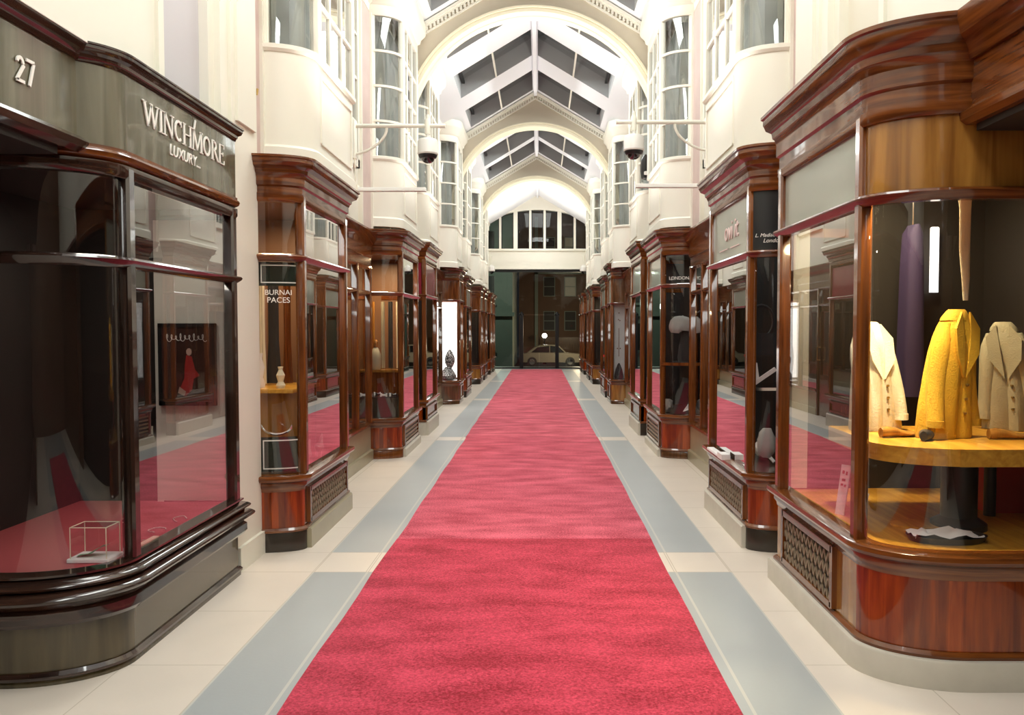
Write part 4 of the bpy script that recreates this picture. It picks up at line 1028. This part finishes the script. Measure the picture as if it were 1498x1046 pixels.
# second left window: green drum with bow ties, shelf, bottle, hanging cloth
zd = g4['zs']-.008
t = thing('display_drum', (-2.0, 9.85, zd), 'dark green drum on the deck of the second left mahogany window', 'drum')
m = MB(-1); pts = [(max(a, 1.70), y) for a, y in g4['curve']]
q = [(a, y+.05) for a, y in g4['curve'][1:-2]]+[(1.70, 10.1), (2.1, 10.1)]
b0 = [(a, y, zd+.002) for a, y in q]; b1 = [(a, y, zd+.25) for a, y in q]
m.loft([b0, b1], True, True); m.build('side', M['green'], t)
m = MB(-1); m.sweep([(a, y+.05) for a, y in g4['curve'][1:-2]], [(-.01, zd+.25), (.006, zd+.25), (.006, zd+.265), (-.01, zd+.265)]); m.build('rim', M['black'], t)
for k in range(7):
    x, y = -1.80-.055*k+.02*(k % 2), 9.70+.05*(k % 3)+.02*k
    m = MB(); z = zd+.252
    for d in (-1, 1): m.loft([[(x+d*.004, y-.008, z+.018), (x+d*.004, y+.008, z+.018), (x+d*.004, y+.008, z+.03), (x+d*.004, y-.008, z+.03)], [(x+d*.04, y-.014, z), (x+d*.04, y+.014, z), (x+d*.04, y+.014, z+.05), (x+d*.04, y-.014, z+.05)]], True, True)
    m.box(x-.009, x+.009, y-.012, y+.012, z+.012, z+.036)
    tag(m.build('bow_tie', M['paper'] if k % 2 else M['black']), 'small %s bow tie lying on the dark green drum' % ('white' if k % 2 else 'black'), 'bow tie', 'white bow ties on the drum' if k % 2 else 'black bow ties on the drum')
t = thing('display_shelf', (-2.1, 10.2, .97), 'brown wooden shelf step behind the dark green drum', 'shelf')
m = MB(); m.box(-2.5, -1.8, 10.12, 10.6, 1.03, 1.06); m.build('board', M['oak'], t); m = MB(); m.box(-2.5, -1.8, 10.15, 10.18, .5, 1.03); m.build('front', M['mahog'], t)
t = thing('scent_bottle', (-2.14, 10.2, 1.06), 'pale green bottle on the brown shelf of the second left window', 'bottle')
m = MB(); m.lathe([(.055, 0), (.065, .02), (.065, .2), (.04, .27), (.022, .29)], -2.14, 10.24, 16, 1.06); m.build('body', M['grey_cloth'], t)
m = MB(); m.lathe([(.024, 0), (.03, .01), (.03, .08), (.02, .1)], -2.14, 10.24, 12, 1.35); m.build('stopper', M['oak'], t)
for k, (x, w_) in enumerate(((-2.22, .06), (-2.08, .05), (-1.98, .06), (-1.88, .05))):
    m = MB(); m.loft([[(x+w_*math.cos(2*PI*j/12)*.5, 10.42+.02*math.sin(2*PI*j/12)+.006*math.sin(3*j), z) for j in range(12)] for z in (1.07, 1.4, 1.75, 1.95)], True, True)
    tag(m.build('hanging_scarf', [M['oak'], M['grey_cloth'], M['dark_cloth'], M['cream_cloth']][k]), ['amber', 'grey', 'black', 'cream'][k]+' scarf hanging at the back of the second left mahogany window', 'scarf', 'scarves in the second left window')

# lit white display far left with a patterned figure
m = MB(); m.box(-2.62, -1.74, 17.2, 17.24, .52, 2.16); tag(m.build('lit_display_board', M['lit_panel']), 'bright white lit panel inside the left window with grey cornice', 'display board')
t = thing('patterned_ornament', (-1.98, 16.75, .5), 'black and white patterned ornament in front of the lit white panel', 'ornament')
m = MB(); m.lathe([(.10, 0), (.17, .03), (.18, .1), (.12, .2), (.06, .28)], -1.97, 16.8, 18, .49); m.build('foot', M['pattern'], t)
m = MB(); m.lathe([(.05, 0), (.10, .1), (.11, .2), (.06, .34), (.01, .4)], -1.93, 16.8, 18, .75); m.build('top', M['pattern'], t)
m = MB(); lump(m, (-2.25, 16.75, .95), .12, .1, .4, seed=4); tag(m.build('draped_cloth', M['grey_felt']), 'grey draped bust beside the patterned ornament', 'bust')

# ------- right bay: shelf, pedestal, jackets, cards, tray
t = thing('display_table', (2.1, 4.0, .59), 'honey yellow curved table in the near right bay, carrying jackets', 'table')
m = MB(1)
crv = [(a+.10 if a < 2.0 else a, y+.13) for a, y in h1['curve'] if a < 2.6]
q = crv+[(1.74, 4.45), (2.75, 4.45), (2.75, crv[0][1])]
m.loft([[(a, y, .965) for a, y in q], [(a, y, 1.045) for a, y in q]], True, True); m.build('table_top', M['deck_yellow'], t)
m = MB(); m.lathe([(.13, 0), (.13, .03), (.085, .06), (.085, .36), (.12, .385)], 2.12, 3.95, 24, .59); m.build('pedestal', M['black'], t)
m = MB(); m.lathe([(.03, 0), (.03, .385)], 2.42, 4.2, 12, .59); m.build('leg', M['black'], t)
def jacket(cx, cy, z0, hgt, wd, dp, yaw, mat, label, lapel, seed=0, lean=0.):
    t = thing('jacket', (cx, cy, z0), label, 'jacket', 'jackets in the near right bay')
    rg = random.Random(seed); N_ = 40
    ca, sa = math.cos(yaw), math.sin(yaw)
    def W_(u, v, z):
        f_ = max(0, (z-z0)/hgt); return (cx+u*ca-v*sa+lean*f_**1.6, cy+u*sa+v*ca, z)
    prof = [(0.0, 1.00, 1.0), (.03, 1.02, 1.04), (.25, .95, 1.0), (.5, .85, .95), (.68, .76, .90), (.80, .66, .84), (.88, .55, .74), (.94, .43, .60), (.98, .31, .46), (1.0, .24, .38)]
    ph = [rg.uniform(0, 6) for _ in range(4)]
    m = MB(); rings = []
    for f, w, d in prof:
        r = []
        for j in range(N_):
            an = 2*PI*j/N_
            fold = 1+(.07*(1-f)+.012)*math.sin(5*an+ph[0])+(.05*(1-f))*math.sin(8*an+ph[1]+2*f)
            # front opening notch, facing -v
            op = math.exp(-((an-1.5*PI)/.14)**2)*(.20*(1-f)+.05)
            r.append(W_(wd/2*w*math.cos(an)*fold, dp/2*d*math.sin(an)*(fold-op), z0+hgt*f))
        rings.append(r)
    m.loft(rings, True, True); m.build('body', mat, t)
    for sg in (-1, 1):
        p = []
        for k in range(8):
            f = k/7; p.append(W_(sg*(wd*.22+wd*.20*f**.8), -dp*.30*f-.01*math.sin(4*f+ph[2]), z0+hgt*(.90-.80*f)))
        m = MB(); m.tube(p, [.028, .045, .05, .048, .046, .044, .042, .040], 12); sl = m.build('sleeve', mat, t)
        m = MB(); m.tube([tuple(Vector(p[-1])+Vector((0, 0, .03))), tuple(Vector(p[-1])-Vector((0, 0, .004)))], .0425, 12); m.build('cuff', lapel, sl)
    for sg in (-1, 1):
        m = MB(); a = [W_(sg*.03, -dp*.30, z0+hgt*.99), W_(sg*.085, -dp*.42, z0+hgt*.86), W_(sg*.075, -dp*.53, z0+hgt*.66), W_(sg*.008, -dp*.50, z0+hgt*.48), W_(sg*.02, -dp*.46, z0+hgt*.75)]
        b = [tuple(Vector(q)+Vector(W_(0, .012, 0))-Vector(W_(0, 0, 0))) for q in a]
        m.loft([a, b], True, True); m.build('lapel', lapel, t)
    m = MB()
    m.loft([[W_(r_*wd*math.cos(2*PI*j/20), r_*1.2*dp*math.sin(2*PI*j/20), z) for j in range(20)] for r_, z in ((.26, z0+hgt*.925), (.24, z0+hgt*.955), (.17, z0+hgt*1.0), (.14, z0+hgt*1.012), (.11, z0+hgt*1.0), (.11, z0+hgt*.97))]); m.build('collar', lapel, t)
    for k in range(3):
        m = MB(); q = W_(.022, -dp*.505+.03*k*.0, z0+hgt*(.2+.11*k)); m.lathe([(.001, -.007), (.008, -.004), (.008, .004), (.001, .007)], q[0], q[1], 10, q[2]); m.build('button', M['brass'], t)
    return t
jacket(2.06, 4.0, 1.047, .64, .31, .20, R(24), M['yellow_cloth'], 'mustard yellow jacket standing on the curved table in the near right bay', M['yellow_cloth'], 3, .055)
jacket(1.83, 4.30, 1.047, .58, .30, .18, R(18), M['cream_cloth'], 'cream linen jacket behind the corner post of the near right bay', M['cream_cloth'], 5, -.03)
jacket(2.58, 4.30, 1.047, .58, .27, .17, R(-35), M['grey_cloth'], 'grey linen jacket at the far right of the near right bay', M['grey_cloth'], 8, -.05)
def shoe(cx, cy, z, yaw, mat, label):
    m = MB(); ca, sa = math.cos(yaw), math.sin(yaw); rings = []
    for f, w, h in ((0, .018, .05), (.12, .03, .058), (.35, .028, .05), (.6, .036, .032), (.85, .034, .024), (1, .012, .014)):
        rings.append([(cx+(f-.5)*.24*ca-w*math.cos(2*PI*j/12)*sa, cy+(f-.5)*.24*sa+w*math.cos(2*PI*j/12)*ca, z+h/2+h/2*math.sin(2*PI*j/12)) for j in range(12)])
    m.loft(rings, True, True); tag(m.build('glove', mat), label, 'glove', 'gloves on the curved table')
shoe(1.84, 4.0, 1.046, .3, M['oak'], 'tan leather glove on the curved table below the cream jacket')
shoe(2.36, 3.92, 1.046, .1, M['oak'], 'tan leather glove on the curved table right of the yellow jacket')
shoe(1.95, 3.92, 1.046, .9, M['black'], 'black leather glove at the front edge of the curved table')
def pcard(x, y, z, yaw, lean, w, h, label, marks):
    t = thing('price_card', (x, y, z), label, 'price card', 'price cards behind the right front glass')
    Rm = Matrix.Rotation(yaw, 3, 'Z') @ Matrix.Rotation(lean, 3, 'X')
    def Q(u, d, v): return tuple(Vector((x, y, z))+Rm @ Vector((u, d, v)))
    m = MB(); m.loft([[Q(-w/2, d, v) for d in (0, .006)]+[Q(w/2, d, v) for d in (.006, 0)] for v in (0, h)], True, True); m.build('board', M['paper'], t)
    m = MB()
    for k, (u, v, ww, hh) in enumerate(marks): m.loft([[Q(u, -.002, v), Q(u+ww, -.002, v), Q(u+ww, 0, v), Q(u, 0, v)], [Q(u, -.002, v+hh), Q(u+ww, -.002, v+hh), Q(u+ww, 0, v+hh), Q(u, 0, v+hh)]], True, True)
    m.build('print', M['red_paint'], t)
MK = [(-.015, .22, .012, .018), (.006, .215, .01, .02), (-.012, .18, .02, .014), (-.016, .155, .014, .012), (.004, .15, .012, .014)]
pcard(1.62, 4.22, .592, R(-55), R(-12), .055, .27, 'taller pink white price card behind the right bay front glass', MK)
pcard(1.60, 3.96, .592, R(-60), R(-22), .055, .18, 'shorter price card beside the corner post of the right bay', [(a, b-.09, c, d) for a, b, c, d in MK])
t = thing('display_tray', (1.98, 3.66, .592), 'dark tray with a crumpled newspaper on the deck of the near right bay', 'tray')
m = MB(); m.lathe([(.17, 0), (.18, .012), (.19, .03), (.18, .03), (.17, .018)], 1.93, 3.70, 28, .592, 1, .55); m.build('dish', M['black'], t)
m = MB(); rg = random.Random(2)
m.loft([[(1.76+.34*i/9, 3.63+.15*j/5+.012*rg.uniform(-1, 1), .625+.012*rg.uniform(-1, 1)+.010*math.sin(i*1.3)) for j in range(6)] for i in range(10)], closed=False)
tag(m.build('newspaper', M['silver'] if False else M['paper']), 'crumpled white newspaper lying on the dark tray', 'newspaper')
m = MB(); m.lathe([(.17, 0), (.17, .012)], 1.98, 3.98, 28, .592, 1.1, .55); tag(m.build('wooden_board', M['deck_yellow']), 'round honey wood board on the deck behind the tray', 'board')
m = MB(); m.bevbox(2.40, 2.45, 4.84, 4.87, 1.82, 2.22, .008); tag(m.build('light_strip', M['lit_panel']), 'upright cool white light strip at the back of the near right bay', 'light strip')

l = bpy.data.lights.new('window_lamp', 'SPOT'); l.energy = 130; l.color = (1, .84, .5); l.spot_size = R(70); l.spot_blend = .6; l.shadow_soft_size = .05
lo = bpy.data.objects.new('window_lamp', l); COL.objects.link(lo); lo.location = (1.72, 3.68, 2.5); lo.rotation_euler = (R(6), R(5), 0)
l = bpy.data.lights.new('window_lamp', 'SPOT'); l.energy = 110; l.color = (1, .92, .8); l.spot_size = R(46); l.spot_blend = .6; l.shadow_soft_size = .04  # extra spot added to brighten the price cards
lo = bpy.data.objects.new('window_lamp', l); COL.objects.link(lo); lo.location = (1.60, 4.12, 2.52)
t = thing('hanging_coat', (2.35, 4.6, 1.2), 'dark purple coat hanging in the gloom behind the cream jacket', 'coat')
m = MB(); m.loft([[(2.18+w_*math.cos(2*PI*k/20)*(1+.12*math.sin(5*2*PI*k/20)), 4.62+.07*math.sin(2*PI*k/20), z) for k in range(20)] for w_, z in ((.075, 1.2), (.07, 1.5), (.06, 1.95), (.05, 2.15), (.02, 2.2))], True, True); m.build('body', M['purple'], t)
m = MB(); m.tube([(2.18, 4.62, 2.19), (2.18, 4.62, 2.57)], .006, 6); m.build('hanger', M['silver'], t)
t = thing('cream_drape', (2.22, 3.95, 1.7), 'narrow cream drape hanging from the top of the near right bay', 'drape')
m = MB(); m.loft([[(2.14+w_*math.cos(2*PI*k/14)+o_, 3.98+.012*math.sin(2*PI*k/14), z) for k in range(14)] for w_, o_, z in ((.012, .01, 1.74), (.02, .008, 1.85), (.028, 0, 2.0), (.03, .0, 2.2), (.045, -.01, 2.36), (.03, .012, 2.5))], True, True); m.build('cloth', M['cream_cloth'], t)
m = MB(); m.tube([(2.152, 3.98, 2.5), (2.152, 3.98, 2.57)], .004, 6); m.build('cord', M['silver'], t)
t = thing('red_box', (2.6, 4.4, .592), 'crimson box on the deck at the far right of the near right bay', 'box')
m = MB(); m.bevbox(2.44, 2.70, 4.25, 4.5, .592, .86, .01); m.build('body', M['red_paint'], t)
m = MB(); m.bevbox(2.43, 2.71, 4.24, 4.51, .86, .885, .006); m.build('lid', M['red_paint'], t)

# right window two: glass shelf, bags, mask
t = thing('glass_shelf', (1.78, 5.9, 1.2), 'glass shelf across the curved window with white lettering', 'shelf')
m = MB(); m.box(1.55, 2.3, 5.72, 6.3, 1.15, 1.162); m.build('board', M['glass_clear'], t)
m = MB(); m.box(1.56, 2.3, 5.70, 5.72, 1.145, 1.167); m.build('edge', M['silver'], t)
m = MB(); lump(m, (1.68, 5.80, .75), .07, .05, .12, seed=9, amp=.2); tag(m.build('mesh_mask', M['grey_felt']), 'grey mask on the deck of the right window with white lettering', 'mask')
m = MB(); m.bar((1.60, 5.85, 1.19), (1.74, 5.80, 1.30), .03, .02, (0, 1, 0)); m.bar((1.62, 5.85, 1.20), (1.60, 5.85, 1.34), .03, .02, (0, 1, 0)); tag(m.build('white_fan', M['paper']), 'white folded fan on the glass shelf', 'fan')
m = MB()
m.tube([(1.66+.09*math.cos(2*PI*k/16), 5.9, 1.65+.12*math.sin(2*PI*k/16)) for k in range(17)], .012, 8); m.loft([[(1.56+.2*u, 5.86+.09*v, 1.40+.16*w_) for u, v in ((0, 0), (1, 0), (1, 1), (0, 1))] for w_ in (0, 1)], True, True)
tag(m.build('handbag', M['dark_cloth']), 'black handbag with pale hoop handle hanging in the right window', 'bag')
m = MB(); m.bevbox(1.44, 1.50, 6.35, 6.75, .557, .575, .004); m.box(1.435, 1.505, 6.18, 6.33, .557, .60); tag(m.build('wiper_blade', M['paper']), 'white strip with black end lying on the sill of the right window', 'strip')
m = MB(); lump(m, (1.80, 6.3, .63), .08, .1, .07, seed=5, amp=.3); m.tube([(1.72, 6.2, .66), (1.76, 6.05, .62), (1.8, 6.0, .57)], .014, 6); tag(m.build('white_scarf', M['paper']), 'rumpled white scarf on the deck behind the pink lettered window', 'scarf')

# right window four: cap on a dark stand, folded cloth
t = thing('cap', (1.86, 9.9, 1.6), 'pale grey flat cap in the upper part of the dark curved window', 'cap')
def capring(r_, z, fl):   # the crown droops to the left, away from the peak
    return [(1.80+.17*r_*math.cos(2*PI*j/28), 9.93+.13*r_*math.sin(2*PI*j/28), z+.07*r_*math.cos(2*PI*j/28)*-.3-(.05*r_ if math.cos(2*PI*j/28) < -.3 else 0)*fl) for j in range(28)]
m = MB(); m.loft([capring(.86, 1.57, 1), capring(1.0, 1.61, 1), capring(1.02, 1.65, .8), capring(.9, 1.70, .4), capring(.62, 1.735, .1), capring(.25, 1.75, 0)], True, True); m.build('crown', M['grey_felt'], t)
m = MB(); rings = []
for k in range(7):
    f = k/6; rings.append([(1.84+.05*f+.17*f*math.cos(q), 9.87-.03*f+.11*math.sin(q)*(1-.35*f), 1.60-.11*f*f+o_) for q in [(-PI/2)+PI*j/10 for j in range(11)] for o_ in (0,)]+[(1.84+.05*f+.17*f*math.cos(q), 9.87-.03*f+.11*math.sin(q)*(1-.35*f), 1.614-.11*f*f) for q in [(PI/2)-PI*j/10 for j in range(11)]])
m.loft(rings, True, True); m.build('peak', M['grey_felt'], t)
m = MB(); m.lathe([(.001, 0), (.014, .002), (.012, .012), (.001, .016)], 1.80, 9.93, 12, 1.745); m.build('button', M['grey_felt'], t)
m = MB(); m.lathe([(.10, 0), (.11, .05), (.09, .2), (.06, .36), (.05, .44)], 1.85, 9.95, 16, 1.18); m.lathe([(.16, 0), (.16, .03)], 1.85, 9.95, 16, 1.15); tag(m.build('hat_stand', M['dark_cloth']), 'black bust carrying the pale grey cap', 'stand')
m = MB(); m.box(1.6, 2.2, 9.85, 10.2, 1.13, 1.155); tag(m.build('glass_shelf', M['walnut']), 'dark shelf carrying the black bust', 'shelf')
for k, (x, ln, lb) in enumerate(((1.90, .10, 'white folded pocket cloth standing on the deck of the dark curved window'), (1.62, .06, 'grey rumpled cloth at the corner of the dark curved window deck'))):
    m = MB()
    if k == 0: m.loft([[(1.80, 9.85, .55), (1.96, 9.85, .60), (1.96, 9.88, .60), (1.80, 9.88, .55)], [(1.93, 9.9, .72), (1.97, 9.9, .66), (1.97, 9.92, .66), (1.93, 9.92, .72)]], True, True)
    else: lump(m, (1.62, 9.95, .62), .07, .07, .09, seed=3, amp=.3)
    tag(m.build('folded_cloth', M['paper'] if k == 0 else M['grey_felt']), lb, 'cloth')
# tall banner with dark bust in window six
t = thing('banner', (1.62, 16.72, .52), 'tall pale grey banner with a red tassel line in the brown right window', 'banner')
m = MB(); m.box(1.55, 1.79, 16.66, 16.68, .53, 2.10); m.build('board', M['grey_card'], t)
m = MB(); m.bar((1.67, 16.655, 1.0), (1.67, 16.655, 1.6), .01, .004, (0, 1, 0))
for (x, z) in ((1.67, 1.92), (1.66, 1.78), (1.69, 1.76), (1.64, 1.17), (1.70, 1.17)): m.box(x-.01, x+.01, 16.652, 16.66, z-.012, z+.012)
m.build('print', M['mahog'], t)
m = MB(); m.lathe([(.09, 0), (.1, .05), (.07, .2), (.03, .3), (.01, .33)], 1.67, 16.63, 14, .53); tag(m.build('dark_bust', M['dark_cloth']), 'small dark bust at the foot of the tall grey banner', 'bust')

# ------------------------------------------------------------------ behind the camera: the arcade goes on
for s in (-1, 1):
    m = MB(s); m.box(2.3, 2.4, -6, -.8, 0, 2.7); struct(m.build('wall_rear_%s' % sides[s], M['walnut']))
m = MB(1); m.box(-3, 3, -6.2, -6, 0, 7); struct(m.build('wall_rear', M['walnut']))

# ------------------------------------------------------------------ light
def area(x, y, z, sx, sy, e, col, rot=(0, 0, 0), name='lamp'):
    l = bpy.data.lights.new(name, 'AREA'); l.shape = 'RECTANGLE'; l.size = sx; l.size_y = sy; l.energy = e; l.color = col
    o = bpy.data.objects.new(name, l); COL.objects.link(o); o.location = (x, y, z); o.rotation_euler = rot
    return o
WARM = (1, .97, .90); COOL = (.93, .95, 1)
# strip uplights lying on top of the shop cornices, turned in towards the vault
UP = [(3.55, 5.0), (5.6, 6.9), (9.6, 10.9), (11.7, 12.9), (16.4, 17.3), (18.0, 19.4), (22.3, 23.4), (24.0, 25.3), (26.9, 29.5)]
for s in (-1, 1):
    for (y0, y1) in UP:
        area(XC+s*1.50, (y0+y1)/2, 2.98, .12, (y1-y0)*.9, (17 if y0 < 15 else 11)*(y1-y0), WARM, (PI, s*R(-32), 0), 'cornice_uplight').data.spread = R(105)
# fill lights added under the ridge of each bay to brighten walls and floor
for y0, y1 in ((-4, -.5), (1.0, 4.4), (6.6, 9.8), (12.7, 16.2), (18.9, 22.4), (25, 29.5)):
    area(XC, (y0+y1)/2, 6.32, 1.1, y1-y0, (36 if y1 < 20 else 35 if y1 < 29 else 20)*(y1-y0), (.95, .99, .95), (0, 0, 0), 'ridge_fill')
# fill lights added outside to brighten the parked cars and stucco front
l = bpy.data.lights.new('street_fill', 'POINT'); l.energy = 620; l.color = (1, .8, .55); l.shadow_soft_size = .3
o = bpy.data.objects.new('street_fill', l); COL.objects.link(o); o.location = (2.5, 50.5, 1.5)
l = bpy.data.lights.new('street_fill', 'POINT'); l.energy = 420; l.color = (.8, 1, .85); l.shadow_soft_size = .3
o = bpy.data.objects.new('street_fill', l); COL.objects.link(o); o.location = (-3, 45, 5)

w = bpy.data.worlds.new('night'); sc.world = w; w.use_nodes = True
w.node_tree.nodes['Background'].inputs['Color'].default_value = (.02, .024, .03, 1)
w.node_tree.nodes['Background'].inputs['Strength'].default_value = .5

sc.view_settings.view_transform = 'Standard'; sc.view_settings.look = 'None'
sc.view_settings.exposure = 0.3; sc.view_settings.gamma = 1; sc.view_settings.use_curve_mapping = False
sc.cycles.max_bounces = 12; sc.cycles.transparent_max_bounces = 24; sc.cycles.diffuse_bounces = 5; sc.cycles.glossy_bounces = 5
sc.cycles.caustics_reflective = False; sc.cycles.caustics_refractive = False
sc.cycles.sample_clamp_indirect = 4
sc.cycles.use_denoising = True
for ob in list(COL.objects):
    if '_o' in ob: del ob['_o']
